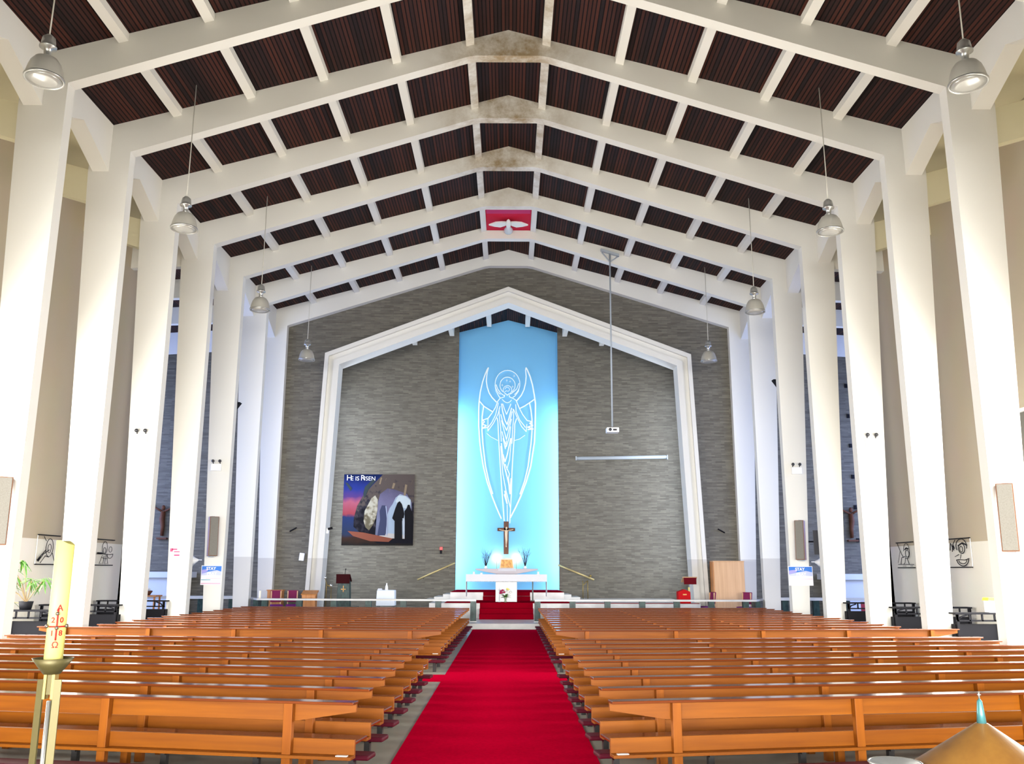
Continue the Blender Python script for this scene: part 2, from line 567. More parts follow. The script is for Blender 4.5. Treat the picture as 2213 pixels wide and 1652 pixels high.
# arch mouldings: narrow fillet, sunk channel, wide inner band
ar = thing('chancel_arch', 'pale painted gabled arch framing the brick chancel', 'arch', (0, 40.3, 0))
for nm, o0, o1, ya, yb in (('outer_fillet', 0.68, 0.50, 0.0, 0.62), ('channel', 0.50, 0.26, 0.16, 0.7), ('inner_band', 0.26, 0.0, 0.04, 1.0)):
    MB().ring_y(arch(o0), arch(o1), ya, yb).build(nm, concrete, ar)

# chancel: side walls, back wall with the niche, roof
b = MB()
for s in (-1, 1):
    b.box(s * 9.35, s * 9.6, 41.1, 45.3, 0, 13.4)
struct('wall_chancel_sides', b, brick_side)
def ccz(x):
    return 15.62 - 0.262 * abs(x)
b = MB()
for s in (-1, 1):
    b.prism_y([(s * 9.6, 0), (s * 2.62, 0), (s * 2.62, ccz(2.62)), (s * 9.6, ccz(9.6))], 45.3, 45.55)
struct('wall_back', b, brick)
b = MB()
for s in (-1, 1):
    b.prism_y([(0, 15.62), (s * 9.7, ccz(9.7)), (s * 9.7, ccz(9.7) + t), (0, 15.62 + t)], 41.1, 46.7)
struct('ceiling_chancel', b, slats)
b = MB()
for x in (1.02, 3.0, 4.95, 6.9):
    for s in (-1, 1):
        b.box(s * x - 0.12, s * x + 0.12, 41.1, 45.3, ccz(x) - 0.42, ccz(x) + 0.02)
struct('trim_chancel_purlins', b, concrete)
# blue niche: panel and returns
b = MB().prism_y([(-3.3, 0.8), (3.3, 0.8), (3.3, ccz(3.3)), (0, ccz(0)), (-3.3, ccz(3.3))], 46.4, 46.6)
for s in (-1, 1):
    b.box(s * 3.2, s * 3.4, 45.55, 46.5, 0.8, 14.7)
struct('wall_niche', b, blue)

ANGEL = [(0.075,[(-1.07,12.95),(-1.14,12.84),(-1.24,12.59),(-1.38,12.15),(-1.5,11.59),(-1.56,11.01),(-1.57,10.55),(-1.56,9.73),(-1.5,8.92),(-1.44,8.43),(-1.3,7.6),(-1.09,6.77),(-0.82,6.01),(-0.59,5.43),(-0.33,4.85)]),(0.085,[(0.96,12.95),(1.04,12.81),(1.18,12.47),(1.31,12.0),(1.41,11.42),(1.47,10.95),(1.46,10.27),(1.44,9.59),(1.41,8.91),(1.34,8.43),(1.21,7.59),(0.97,6.77),(0.67,5.98),(0.41,5.42),(0.14,4.9)]),(0.07,[(-1.31,10.82),(-1.38,10.27),(-1.38,9.46),(-1.33,8.81),(-1.27,8.31),(-1.18,7.6),(-1.0,6.8),(-0.79,6.13)]),(0.07,[(1.15,11.01),(1.23,10.59),(1.28,10.13),(1.28,9.45),(1.23,8.8),(1.16,8.31),(1.07,7.59),(0.88,6.8),(0.64,6.12)]),(0.07,[(-1.07,12.95),(-1.14,12.67),(-1.18,12.2),(-1.13,11.87),(-1.02,11.54),(-0.86,11.29),(-0.62,11.04)]),(0.07,[(0.96,12.95),(0.94,12.81),(0.97,12.47),(0.94,12.09),(0.85,11.72),(0.71,11.42),(0.46,11.12)]),(0.045,[(0.34,11.46),(0.46,11.57),(0.55,11.71),(0.61,11.86),(0.63,12.03),(0.62,12.2),(0.57,12.36),(0.5,12.5),(0.39,12.63),(0.26,12.72),(0.12,12.78),(-0.03,12.8),(-0.19,12.78),(-0.33,12.72),(-0.46,12.63),(-0.56,12.51),(-0.64,12.36),(-0.69,12.2),(-0.7,12.03),(-0.68,11.87),(-0.62,11.71),(-0.53,11.57),(-0.42,11.46)]),(0.045,[(0.2,11.61),(0.27,11.68),(0.32,11.76),(0.36,11.86),(0.37,11.96),(0.37,12.06),(0.34,12.16),(0.29,12.24),(0.23,12.32),(0.15,12.37),(0.06,12.41),(-0.03,12.42),(-0.13,12.41),(-0.22,12.38),(-0.29,12.32),(-0.36,12.25),(-0.41,12.16),(-0.43,12.06),(-0.44,11.96),(-0.43,11.86),(-0.39,11.76),(-0.34,11.68),(-0.27,11.61)]),(0.05,[(-0.65,12.01),(-0.56,11.76),(-0.4,11.53),(-0.21,11.4)]),(0.05,[(0.58,12.09),(0.47,11.78),(0.3,11.62),(0.11,11.48)]),(0.05,[(-0.71,11.98),(-0.65,11.65),(-0.48,11.34),(-0.4,11.26)]),(0.05,[(0.63,11.97),(0.55,11.64),(0.36,11.37),(0.25,11.31)]),(0.035,[(0.2,11.71),(0.18,11.8),(0.14,11.87),(0.08,11.92),(0.01,11.95),(-0.07,11.95),(-0.15,11.92),(-0.21,11.87),(-0.25,11.8),(-0.27,11.71),(-0.25,11.63),(-0.21,11.56),(-0.15,11.5),(-0.08,11.47),(0.0,11.47),(0.08,11.5),(0.14,11.56),(0.18,11.63),(0.2,11.71)]),(0.03,[(-0.18,11.76),(-0.1,11.87),(0.03,11.84),(0.09,11.73),(0.01,11.64),(-0.1,11.67),(-0.18,11.59)]),(0.03,[(-0.13,11.53),(-0.05,11.4),(0.06,11.53)]),(0.05,[(-0.18,11.45),(-0.2,11.34),(-0.43,11.26),(-0.56,11.09)]),(0.05,[(0.06,11.45),(0.07,11.34),(0.3,11.24),(0.46,11.12)]),(0.04,[(-0.32,11.2),(-0.19,11.07),(-0.05,11.01),(0.09,11.06),(0.19,11.17)]),(0.055,[(-0.56,11.09),(-0.67,10.76),(-0.86,10.44),(-1.07,10.16),(-1.34,10.07)]),(0.05,[(-0.52,11.01),(-0.59,10.68),(-0.67,10.33),(-0.86,9.94),(-1.07,9.65)]),(0.045,[(-0.43,10.82),(-0.54,10.38),(-0.78,9.89),(-1.07,9.48),(-1.07,10.14)]),(0.055,[(0.44,11.12),(0.6,10.73),(0.78,10.38),(1.02,10.05),(1.29,9.99)]),(0.05,[(0.41,10.93),(0.43,10.54),(0.62,10.08),(0.94,9.67)]),(0.045,[(0.3,10.65),(0.49,10.21),(0.73,9.72),(0.97,9.45),(1.01,9.86)]),(0.06,[(-1.34,10.06),(-1.26,9.97),(-1.37,9.84),(-1.15,9.76),(-1.36,9.62),(-1.1,9.67)]),(0.07,[(1.29,9.99),(1.16,9.89),(1.32,9.78),(1.05,9.69),(1.34,9.59),(1.05,9.56)]),(0.065,[(-1.54,11.1),(-1.29,10.81),(-1.05,10.66),(-0.83,10.52)]),(0.065,[(1.41,11.2),(1.14,11.01),(0.89,10.84),(0.64,10.71)]),(0.03,[(-1.13,9.35),(-0.91,9.16),(-0.54,8.97)]),(0.03,[(0.35,8.97),(0.62,9.05),(0.91,9.26)]),(0.05,[(-0.29,10.96),(-0.21,10.71),(-0.08,10.38),(0.06,10.71),(0.15,10.95)]),(0.07,[(-0.35,10.96),(-0.29,10.54),(-0.16,10.05),(-0.05,9.83),(0.06,10.19),(0.19,10.73)]),(0.06,[(-0.39,10.38),(-0.27,9.92),(-0.07,9.51),(0.11,10.05),(0.22,10.54)]),(0.05,[(-0.35,10.05),(-0.21,9.51),(-0.08,9.02),(0.05,9.56),(0.19,10.13)]),(0.05,[(-0.32,9.45),(-0.21,9.02),(-0.08,8.64),(0.08,9.18),(0.14,9.72)]),(0.05,[(-0.48,10.71),(-0.47,10.27),(-0.4,9.73),(-0.35,8.91)]),(0.05,[(0.27,10.68),(0.3,10.27),(0.26,9.72),(0.21,8.8)]),(0.06,[(-0.59,10.19),(-0.54,10.0),(-0.51,9.45),(-0.48,8.81),(-0.44,8.22),(-0.38,7.33),(-0.29,6.15),(-0.18,4.73)]),(0.06,[(0.46,10.16),(0.36,9.86),(0.35,9.45),(0.31,8.8),(0.27,8.22),(0.22,7.33),(0.19,6.15),(0.11,4.61)]),(0.07,[(-0.26,8.22),(-0.15,7.83),(-0.03,8.22),(0.15,9.09)]),(0.07,[(-0.35,8.82),(-0.23,7.77),(-0.03,7.01),(0.15,6.3)]),(0.05,[(-0.38,8.67),(-0.26,7.18),(-0.09,6.3),(0.14,5.42)]),(0.05,[(-0.15,7.71),(0.09,7.18),(0.03,6.95)]),(0.12,[(0.03,6.95),(0.12,6.15),(0.18,6.95)]),(0.04,[(-0.03,5.57),(-0.0,4.67)]),(0.08,[(-0.18,6.12),(-0.03,5.63),(-0.15,6.3)]),(0.045,[(0.18,9.09),(0.09,7.92),(-0.06,7.42)]),(0.05,[(-0.26,9.09),(-0.14,8.52),(-0.07,8.97)]),(0.02,[(-0.12,12.24),(-0.03,12.24)]),(0.02,[(-0.07,12.31),(-0.08,12.17)]),(0.02,[(0.05,12.18),(0.15,12.18)]),(0.02,[(0.1,12.25),(0.1,12.12)]),(0.02,[(0.27,12.49),(0.37,12.49)]),(0.02,[(0.32,12.56),(0.32,12.42)]),(0.02,[(-0.37,11.98),(-0.27,11.98)]),(0.02,[(-0.32,12.04),(-0.32,11.91)]),(0.02,[(0.19,11.89),(0.29,11.89)]),(0.02,[(0.24,11.96),(0.24,11.83)])]
# ------------------------------------------------------------------ angel relief on the blue panel
ag = thing('angel_relief', 'large pale line relief of a winged angel on blue panel', 'relief', (0, 46.4, 0))
b = MB()
zi = 0
for wd, pts in ANGEL:
    h_ = min(wd, 0.085) * 0.4
    for (x0, z0), (x1, z1) in zip(pts[:-1], pts[1:]):
        zi += 1
        l = math.hypot(x1 - x0, z1 - z0) or 1
        nx, nz = -(z1 - z0) / l * h_, (x1 - x0) / l * h_
        b.prism_y([(x0 + nx, z0 + nz), (x1 + nx, z1 + nz), (x1 - nx, z1 - nz), (x0 - nx, z0 - nz)], -0.03 - 0.0009 * (zi % 37), -0.002)
    for x0, z0 in pts[1:-1]:
        zi += 1
        b.prism_y([(x0 + h_ * math.cos(R(60 * q)), z0 + h_ * math.sin(R(60 * q))) for q in range(6)], -0.03 - 0.0009 * ((zi * 5) % 37) - 0.0004, -0.002)
b.build('relief_lines', line_w, ag)

# ------------------------------------------------------------------ portal frames
def make_frame(k):
    y = FY[k]
    where = ['nearest, cut by the picture top', 'second from the camera', 'third from the camera', 'fourth from the camera',
             'fifth from the camera', 'sixth from the camera', 'seventh from the camera', 'against the brick front wall'][k]
    t_ = thing('portal_frame', 'white concrete portal frame across the nave, ' + where, 'portal frame', (0, y, 0), 0, 'concrete portal frames of the nave')
    for s in (-1, 1):
        c = MB().prism_y([(s * 10.5, 0), (s * 11.10, 0), (s * 11.62, 12.9), (s * 11.62, cz(11.62)), (s * 10.5, cz(10.5))], 0, DEP)
        c.build('column', concrete, t_)
        if k < 4:
            MB().prism_y([(s * 11.4, 12.05), (s * 13.4, 12.65), (s * 13.4, 13.55), (s * 11.4, 12.98)], 0.03, DEP - 0.03).build('aisle_beam', cream, t_)
        elif k < 7:
            MB().prism_y([(s * 11.4, 12.75), (s * 21, 12.4), (s * 21, 13.1), (s * 11.4, 13.6)], 0.03, DEP - 0.03).build('transept_beam', concrete, t_)
    poly = [(-10.5, 13.57), (-1.15, 16.56), (-0.9, 16.6), (0.9, 16.6), (1.15, 16.56), (10.5, 13.57), (10.5, cz(10.5)), (0, 17.42), (-10.5, cz(10.5))]
    MB().prism_y(poly, 0, DEP).build('roof_beam', concrete, t_)
    y0 = -(BAY - DEP)
    for s in (-1, 1):
        for x in (1.09, 3.17, 5.22, 7.25, 9.28):
            a0, a1 = s * (x - 0.115), s * (x + 0.115)
            MB().prism_y([(a0, cz(a0) - 0.2), (a1, cz(a1) - 0.2), (a1, cz(a1) - 0.001), (a0, cz(a0) - 0.001)], y0, 0).build('purlin', concrete, t_)
        # longitudinal eaves beam, haunched down towards both frames
        xs = (s * 11.05, s * 11.5)
        ym = y0 / 2
        sec = [(y0, 12.98), (ym, 13.66), (0, 12.98), (0, 14.2), (y0, 14.2)]
        vs = [(xs[0], yy, zz if zz < 14 else cz(11.05)) for yy, zz in sec] + [(xs[1], yy, zz if zz < 14 else cz(11.5)) for yy, zz in sec]
        fs = [(0, 1, 2, 3, 4), (9, 8, 7, 6, 5)] + [(i, i + 5, (i + 1) % 5 + 5, (i + 1) % 5) for i in range(5)]
        if s > 0:
            fs = [tuple(reversed(f)) for f in fs]
        MB().add(vs, fs).build('eaves_beam', concrete, t_)

for k in range(8):
    make_frame(k)

# ------------------------------------------------------------------ carpets, steps
tag(MB().box(-1.29, 1.137, 6.3, 34.5, 0, 0.015).box(-3.0, -1.29, 18.62, 19.75, 0, 0.014).box(1.137, 3.0, 18.62, 19.75, 0, 0.014).build('aisle_carpet', carpet),
    'long red carpet down the centre aisle with a short cross strip', 'carpet')
struct('sanctuary_step', MB().box(-10.4, 10.4, 34.72, 45.3, 0, 0.22), marble_w, bevel=0.01)
SY = 37.62
b = MB()
b.box(-3.3, 8.2, 38.35, 45.3, 0.22, 0.85)
struct('altar_platform', b, marble_w, bevel=0.01)
b = MB()
b.box(-2.62, 2.62, 41.6, 46.4, 0.85, 1.22)
for i in range(3):
    for s in (-1, 1):
        b.box(s * (2.62 + 0.42 * i), s * (3.04 + 0.42 * i), 42.8, 45.3, 0.85, 1.22 - 0.12 * (i + 1))
struct('upper_altar_step', b, marble_w, bevel=0.01)
st = thing('carpeted_steps', 'deep red carpeted flight of steps up to the altar', 'steps', (0, SY, 0.22))
b = MB()
for i in range(3):
    b.box(-1.15, 1.10, 0.36 * i, 0.74, 0.0 if i == 0 else 0.21 * i, 0.21 * (i + 1) + 0.004)
b.build('lower_flight', carpet2, st, bevel=0.012)
MB().box(-2.65, 2.72, 0.72, 4.0, 0.628, 0.65).build('landing_carpet', carpet2, st)
b = MB()
for i in range(2):
    b.box(-1.1, 1.05, 3.5 + 0.35 * i, 4.3, 0.65 + 0.19 * i, 0.65 + 0.19 * (i + 1) - 0.008)
b.box(-2.6, 2.6, 3.95, 8.7, 1.0, 1.018)
b.build('upper_flight', carpet2, st)
tag(MB().box(2.75, 8.15, 38.33, 38.45, 0.845, 0.868).build('carpet_edging', carpet2), 'thin dark red carpet edge on the platform right of the altar', 'carpet')

# ------------------------------------------------------------------ communion rails
def rail(s):
    sd = 'left' if s < 0 else 'right'
    t_ = thing('communion_rail', 'white marble communion rail on green posts, %s of the altar steps' % sd, 'altar rail', (0, 35.9, 0.22), 0, 'communion rails')
    xi = 1.22 if s < 0 else 1.10
    f = lambda x: 0.055 * (abs(x) - 1.2)
    P = [(s * xi, 0), (s * 10.0, f(10)), (s * 10.75, 2.0)]
    b = MB()
    for (xa, ya), (xb, yb) in zip(P[:-1], P[1:]):
        w_ = 0.16
        vs = []
        for x, y in ((xa, ya), (xb, yb)):
            vs += [(x, y - w_, .79), (x, y + w_, .79), (x, y + w_, .86), (x, y - w_, .86)]
        q = [(0, 1, 2, 3), (7, 6, 5, 4), (0, 4, 5, 1), (1, 5, 6, 2), (2, 6, 7, 3), (3, 7, 4, 0)]
        b.add(vs, q if s > 0 else [tuple(reversed(z)) for z in q])
    b.build('rail_top', marble_w, t_)
    for i in range(7):
        x = xi + 0.11 + i * 1.395
        y = f(x)
        ps = MB().box(s * x - 0.115, s * x + 0.115, y - 0.11, y + 0.11, 0.03, 0.79).build('post', marble_g, t_)
        MB().box(s * x - 0.14, s * x + 0.14, y - 0.14, y + 0.14, 0, 0.03).build('post_foot', marble_w, ps)
    MB().box(s * 10.1, s * 10.3, 0.9, 1.5, 0, 0.79).build('end_pier', marble_g, t_)
    return t_

rail(-1); rail(1)

# ------------------------------------------------------------------ pews
def make_pew(L, s, name_plate=True):
    """aisle end at x=0, running outward to s*L; the altar is towards +y"""
    e = bpy.data.objects.new('pew', None); COL.objects.link(e)
    X = lambda a: s * a
    MB().box(X(0), X(L), -0.10, 0.07, 0.845, 0.872).build('top_rail', pew_top, e, bevel=0.006)
    def board(prof, y0, y1):
        return MB().prism_y([(X(a), z) for a, z in prof], y0, y1)
    board([(0, 0.77), (0, 0.845), (L, 0.845), (L, 0.77), (L - 0.6, 0.67), (0.62, 0.67)], -0.005, 0.03).build('back_board', pew_w, e)
    lb = MB().box(X(0), X(L), -0.01, 0.03, 0.35, 0.50).build('lower_board', pew_w, e, bevel=0.004)
    MB().box(X(0), X(L), -0.12, 0.03, 0.318, 0.35).build('ledge', pew_w, e, bevel=0.004)
    MB().box(X(0.05), X(0.17), -0.095, -0.05, 0.35, 0.358).build('clip', plastic_w, e)
    MB().box(X(0.02), X(L), 0.06, 0.46, 0.435, 0.465).build('seat', pew_top, e, bevel=0.008)
    a = 0.66
    while a < L - 0.3:
        MB().box(X(a), X(a + 0.095), -0.085, -0.012, 0, 0.845).build('post', post_w, e, bevel=0.004)
        MB().box(X(a + 0.0), X(a + 0.08), 0.34, 0.42, 0, 0.435).box(X(a), X(a + 0.06), 0.03, 0.40, 0.37, 0.43).build('seat_leg', post_w, e)
        a += 2.08
    k = MB().box(X(-0.17), X(L - 0.2), -0.56, -0.30, 0.20, 0.255).build('kneeler', maroon, e, bevel=0.02)
    a = 0.02
    while a < L - 0.3:
        MB().box(X(a), X(a + 0.07), -0.46, -0.40, 0, 0.2).box(X(a), X(a + 0.05), -0.5, -0.34, 0.17, 0.2).build('kneeler_leg', dark_m, k)
        a += 1.1
    return e

NEAR = [9.46 + 1.045 * k for k in range(9)]
FAR = [20.8 + 1.01 * k for k in range(13)]
protos = {}
for s in (-1, 1):
    sd = 'left' if s < 0 else 'right'
    for blk, rows in (('near', NEAR), ('far', FAR)):
        for k, y in enumerate(rows):
            if blk == 'near':
                L = 8.9 if k == 8 else 8.75
                y += 0.12 if s < 0 else 0.25
                an = 0.17 - 0.0065 * k
                x = -1.5 if s < 0 else 1.13
            else:
                L = 9.7 if k == 0 else (8.7 if k < 6 else 8.55)
                an = 0.10
                x = -1.47 + 0.0092 * k if s < 0 else 1.15
            key = (s, L)
            if key not in protos:
                protos[key] = make_pew(L, s); o = protos[key]
            else:
                o = copy_tree(protos[key])
            o.location = (x, y, 0)
            o.rotation_euler = (0, 0, an * s)
            if blk == 'near':
                lab = 'varnished orange wooden pew left of aisle, ' if s < 0 else 'varnished orange wooden pew right of aisle, '
                lab += 'nearest the camera' if k == 0 else ('%s row from camera%s' % (ORD[k], ' at cross gap' if k == 8 else ''))
            else:
                lab = 'orange wooden pew %s of aisle beyond the cross gap, ' % sd
                lab += 'its first row' if k == 0 else ('last row at the rail' if k == 12 else '%s row of that block' % ORD[k])
            tag(o, lab, 'pew', 'pews in the %s block %s of the aisle' % (blk, sd))

# ------------------------------------------------------------------ hanging lamps
def make_lamp():
    e = bpy.data.objects.new('pendant_lamp', None); COL.objects.link(e)
    # origin at the rim of the shade
    MB().tube([(0, 0, 0.92), (0.006, 0, 1.6), (0, 0, cz(8.45) - 10.9)], 0.013, 6).build('cord', cord_m, e)
    MB().lathe([(0.001, 0.93), (0.05, 0.92), (0.11, 0.86), (0.125, 0.76), (0.125, 0.70), (0.15, 0.69), (0.15, 0.66), (0.07, 0.64), (0.06, 0.52), (0.075, 0.45)], seg=20).build('gear_housing', alu, e)
    prof = [(0.08, 0.46), (0.14, 0.455), (0.20, 0.42), (0.26, 0.33), (0.295, 0.22), (0.325, 0.08), (0.335, 0.0), (0.325, 0.0), (0.28, 0.22), (0.19, 0.41), (0.06, 0.45)]
    sh = MB().lathe(prof, seg=32).build('lamp_shade', glass_l, e)
    MB().lathe([(0.001, -0.03), (0.2, -0.018), (0.322, 0.012), (0.001, 0.05)], seg=32).build('lens', mat('ribbed_glass', (0.34, 0.33, 0.30), 0.25, 0.2), sh)
    MB().lathe([(0.322, 0.01), (0.342, 0.0), (0.345, 0.045), (0.33, 0.05)], seg=32).build('rim', alu, sh)
    return e

lp = None
for i, y in enumerate((14.6, 21.7, 28.9, 36.0)):
    for s in (-1, 1):
        o = lp = make_lamp() if lp is None else copy_tree(lp)
        o.location = (s * 8.47, y, 10.95 - 0.04 * i)
        tag(o, '%s glass bell pendant lamp hanging over the %s pews' % (['nearest', 'second', 'third', 'farthest'][i], 'left' if s < 0 else 'right'), 'lamp', 'bell lamps hanging from the roof')

# ------------------------------------------------------------------ loudspeakers on the columns
def speaker(x, y, z, s, lab):
    t_ = thing('column_speaker', lab, 'loudspeaker', (x, y - 0.02, z), 0, 'column loudspeakers')
    t_.rotation_euler = (R(-4), 0, R(-36) * s)
    w_, h_, d_ = 0.34, 1.44, 0.20
    b = MB()
    b.box(-w_ / 2, w_ / 2, -d_ + 0.01, 0, -h_ / 2, h_ / 2)
    b.build('cabinet', spk_w, t_, bevel=0.008)
    MB().box(-w_ / 2 + 0.025, w_ / 2 - 0.025, -d_ - 0.003, -d_ + 0.012, -h_ / 2 + 0.02, h_ / 2 - 0.02).build('grille', grille, t_)
    MB().box(-0.06, 0.06, -0.05, 0.10, h_ / 2, h_ / 2 + 0.03).box(-0.08, 0.08, -0.05, 0.10, -h_ / 2 - 0.03, -h_ / 2).build('bracket', grey_m, t_)

speaker(-10.78, 18.95, 3.4, -1, 'tall narrow wood framed loudspeaker on the nearest left column')
speaker(10.74, 18.95, 3.33, 1, 'tall narrow wood framed loudspeaker on the nearest right column')
speaker(-10.93, 33.12, 3.4, -1, 'small looking grey loudspeaker on left column above the blue poster')
speaker(10.92, 33.12, 3.33, 1, 'small looking grey loudspeaker on right column above the blue poster')

# emergency lights
def emerg(x, y, z, lab):
    t_ = thing('emergency_light', lab, 'emergency light', (x, y, z), 0, 'twin spot emergency lights')
    MB().box(-0.19, 0.19, -0.1, 0, -0.2, 0.06).build('battery_box', plastic_w, t_, bevel=0.01)
    for dx in (-0.13, 0.13):
        MB().tube([(dx, -0.02, 0.06), (dx, -0.03, 0.13)], 0.015, 6).ball((dx, -0.08, 0.17), 0.06, 12, 8).build('spot_head', dark_glass, t_)

for x, y, z, l in ((-10.96, FY[3], 6.1, 'twin spot emergency light high on the third left column'), (10.95, FY[3], 6.05, 'twin spot emergency light high on the third right column'),
                   (-11.0, FY[5], 6.05, 'twin spot emergency light above the far left column speaker'), (10.95, FY[5], 6.0, 'twin spot emergency light above the far right column speaker')):
    emerg(x, y - 0.004, z, l)

# posters STAY / PRAY
sky_b = flat('poster_blue', (0.06, 0.20, 0.62)); sky_l = flat('poster_pale', (0.55, 0.58, 0.80)); pap = flat('poster_paper', (0.86, 0.84, 0.86)); pk = flat('poster_pink', (0.72, 0.45, 0.55))
lilac = flat('poster_lilac', (0.36, 0.34, 0.70)); teal_p = flat('poster_teal', (0.10, 0.35, 0.45))
def poster(x, y, z, w_, h_, lab, bar):
    t_ = thing('poster', lab, 'poster', (x, y, z), 0, 'blue sky posters on the columns')
    MB().box(-w_ / 2, w_ / 2, -0.02, 0, -h_ / 2, h_ / 2).build('sheet', pap, t_)
    a, c = -w_ / 2 + 0.02, w_ / 2 - 0.02
    q = h_ / 2
    MB().prism_y([(a, q - 0.02), (c, q - 0.02), (c, q - 0.22), (0.2, q - 0.17), (-0.1, q - 0.22), (a, q - 0.30)], -0.024, -0.019).build('sky', sky_b, t_)
    MB().prism_y([(c, q - 0.22), (0.2, q - 0.17), (-0.1, q - 0.22), (a, q - 0.30), (a, q - 0.36), (0, q - 0.34), (c, q - 0.36)], -0.024, -0.019).build('cloud', sky_l, t_)
    MB().prism_y([(a, q - 0.16), (-0.1, q - 0.12), (-0.16, q - 0.22), (a, q - 0.30)], -0.027, -0.023).build('cloud_shade', lilac, t_)
    text('lettering', 'STAY', pap, t_, (-0.02, -0.028, q - 0.115), 0.15, bold=0.004)
    text('lettering', 'PRAY', pap, t_, (0.02, -0.028, q - 0.295), 0.15, bold=0.004)
    if bar:
        MB().box(a, c, -0.024, -0.019, -q + 0.03, -q + 0.075).build('bar', pk, t_)
        MB().box(a, -0.02, -0.024, -0.019, -q + 0.17, -q + 0.195).build('text_line', teal_p, t_)
    MB().box(-0.2, c, -0.024, -0.019, -q + 0.23, -q + 0.245).build('text_line', pk, t_)

poster(-10.9, FY[5] - 0.002, 2.0, 0.76, 0.70, 'blue and pink poster reading STAY on the left column, with pink bar', True)
poster(10.86, FY[5] - 0.002, 2.04, 0.90, 0.70, 'wide white bordered poster reading STAY on the right column', False)
# red sign on the fourth left column
t_ = thing('notice', 'small white notice with red marks on the fourth left column', 'notice', (-10.98, FY[4] - 0.005, 2.78))
MB().box(-0.2, 0.2, -0.01, 0, -0.2, 0.2).build('sheet', pap, t_)
rs = flat('notice_red', (0.75, 0.10, 0.22))
MB().box(-0.17, -0.08, -0.013, -0.009, 0.0, 0.11).box(-0.10, 0.06, -0.013, -0.009, 0.05, 0.10).box(-0.04, 0.15, -0.013, -0.009, -0.02, 0.015).box(-0.03, 0.15, -0.013, -0.009, -0.14, -0.09).build('red_print', rs, t_)

# small cone lamps beside the far speakers
for s in (-1, 1):
    t_ = thing('cone_spotlight', 'white cone spotlight on the outer edge of the %s speaker column' % ('left' if s < 0 else 'right'), 'spotlight', (s * 11.45, FY[5] + 0.1, 2.55), 0, 'cone spotlights')
    MB().tube([(0, 0, 0.0), (s * 0.1, 0, -0.01), (s * 0.24, 0, -0.03)], [0.03, 0.09, 0.21], 16).build('shade', plastic_w, t_)
    MB().tube([(s * -0.12, 0, 0), (0, 0, 0)], 0.02, 8).build('arm', plastic_w, t_)
t_ = thing('wall_monitor', 'black screen on a bracket behind the far right speaker column', 'screen', (11.75, 33.6, 3.3))
MB().box(-0.22, 0.22, -0.06, 0.02, -0.48, 0.42).build('panel', dark_glass, t_)
MB().box(-0.4, -0.1, 0.0, 0.05, -0.03, 0.03).build('arm', black_m, t_)
# black triangular speakers high on the columns
for s, z in ((-1, 8.4), (1, 9.4)):
    t_ = thing('wedge_speaker', 'black wedge loudspeaker high beside the %s columns' % ('left' if s < 0 else 'right'), 'loudspeaker', (s * 10.95, 34.0, z))
    MB().prism_y([(0, 0.25), (-s * 0.0, -0.35), (-s * 0.42, 0.25)], 0, 0.3).build('cabinet', black_m, t_)
    MB().box(s * 0.0, s * 0.12, 0.1, 0.2, -0.1, 0.1).build('bracket', black_m, t_)

# ------------------------------------------------------------------ stations on the aisle walls (line drawings in iron)
def station(s, y0, strokes, lab, left_bar):
    t_ = thing('wrought_iron_station', lab, 'iron wall art', (s * 13.38, y0 + 0.62, 2.75), 0, 'iron stations of the cross on the aisle walls')
    inn = -s  # towards the nave
    x = inn * 0.03
    H = 0.42; W = 0.62
    MB().box(0, inn * 0.05, -W, W, H - 0.02, H + 0.01).build('frame_bar', black_m, t_)
    MB().box(0, inn * 0.05, -W, W, -H - 0.01, -H + 0.02).build('frame_bar', black_m, t_)
    if left_bar:
        MB().box(0, inn * 0.012, -W, -W + 0.02, -H, H).build('side_bar', white_paint, t_)
    b = MB()
    for r_, pts in strokes:
        b.tube([(x, W * u, H * v) for u, v in pts], r_ * 0.6, 5)
    b.build('figure_lines', black_m, t_)

def circ(cx, cy, rx, ry, a0=0, a1=360, n=16):
    return [(cx + rx * math.cos(R(a0 + (a1 - a0) * i / n)), cy + ry * math.sin(R(a0 + (a1 - a0) * i / n))) for i in range(n + 1)]

s1 = [(.016, circ(0.1, 0.15, .33, .62)), (.016, [(-.5, .9), (-.25, .6)]), (.02, [(-.9, -.7), (-.3, -.1), (-.2, .0)]), (.02, [(-.8, -.8), (-.4, -.3), (.1, .0)]), (.03, [(-.85, -.75), (-.6, -.5)]),
      (.016, [(-.6, -.9), (-.2, -.4), (.1, -.5)]), (.014, circ(.1, .1, .15, .3)), (.016, [(.4, -.2), (.7, -.8)])]
s2 = [(.015, circ(-.1, .35, .3, .5)), (.03, [(-.9, -.05), (-.4, -.05), (-.35, -.12), (-.9, -.12)]), (.014, circ(-.1, .15, .15, .22)), (.018, [(-.35, -.1), (.2, -.15), (.6, -.15), (.95, -.1)]),
      (.015, circ(.6, -.1, .35, .35, 180, 360)), (.013, circ(.6, .25, .18, .22)), (.014, [(-.3, -.2), (-.6, -.9), (-.3, -.85)]), (.014, [(-.1, -.25), (-.15, -.9)]), (.014, [(.1, -.2), (.05, -.9), (.3, -.85)]),
      (.014, [(.2, -.2), (.45, -.9)]), (.012, [(-.4, -.4), (.3, -.5)])]
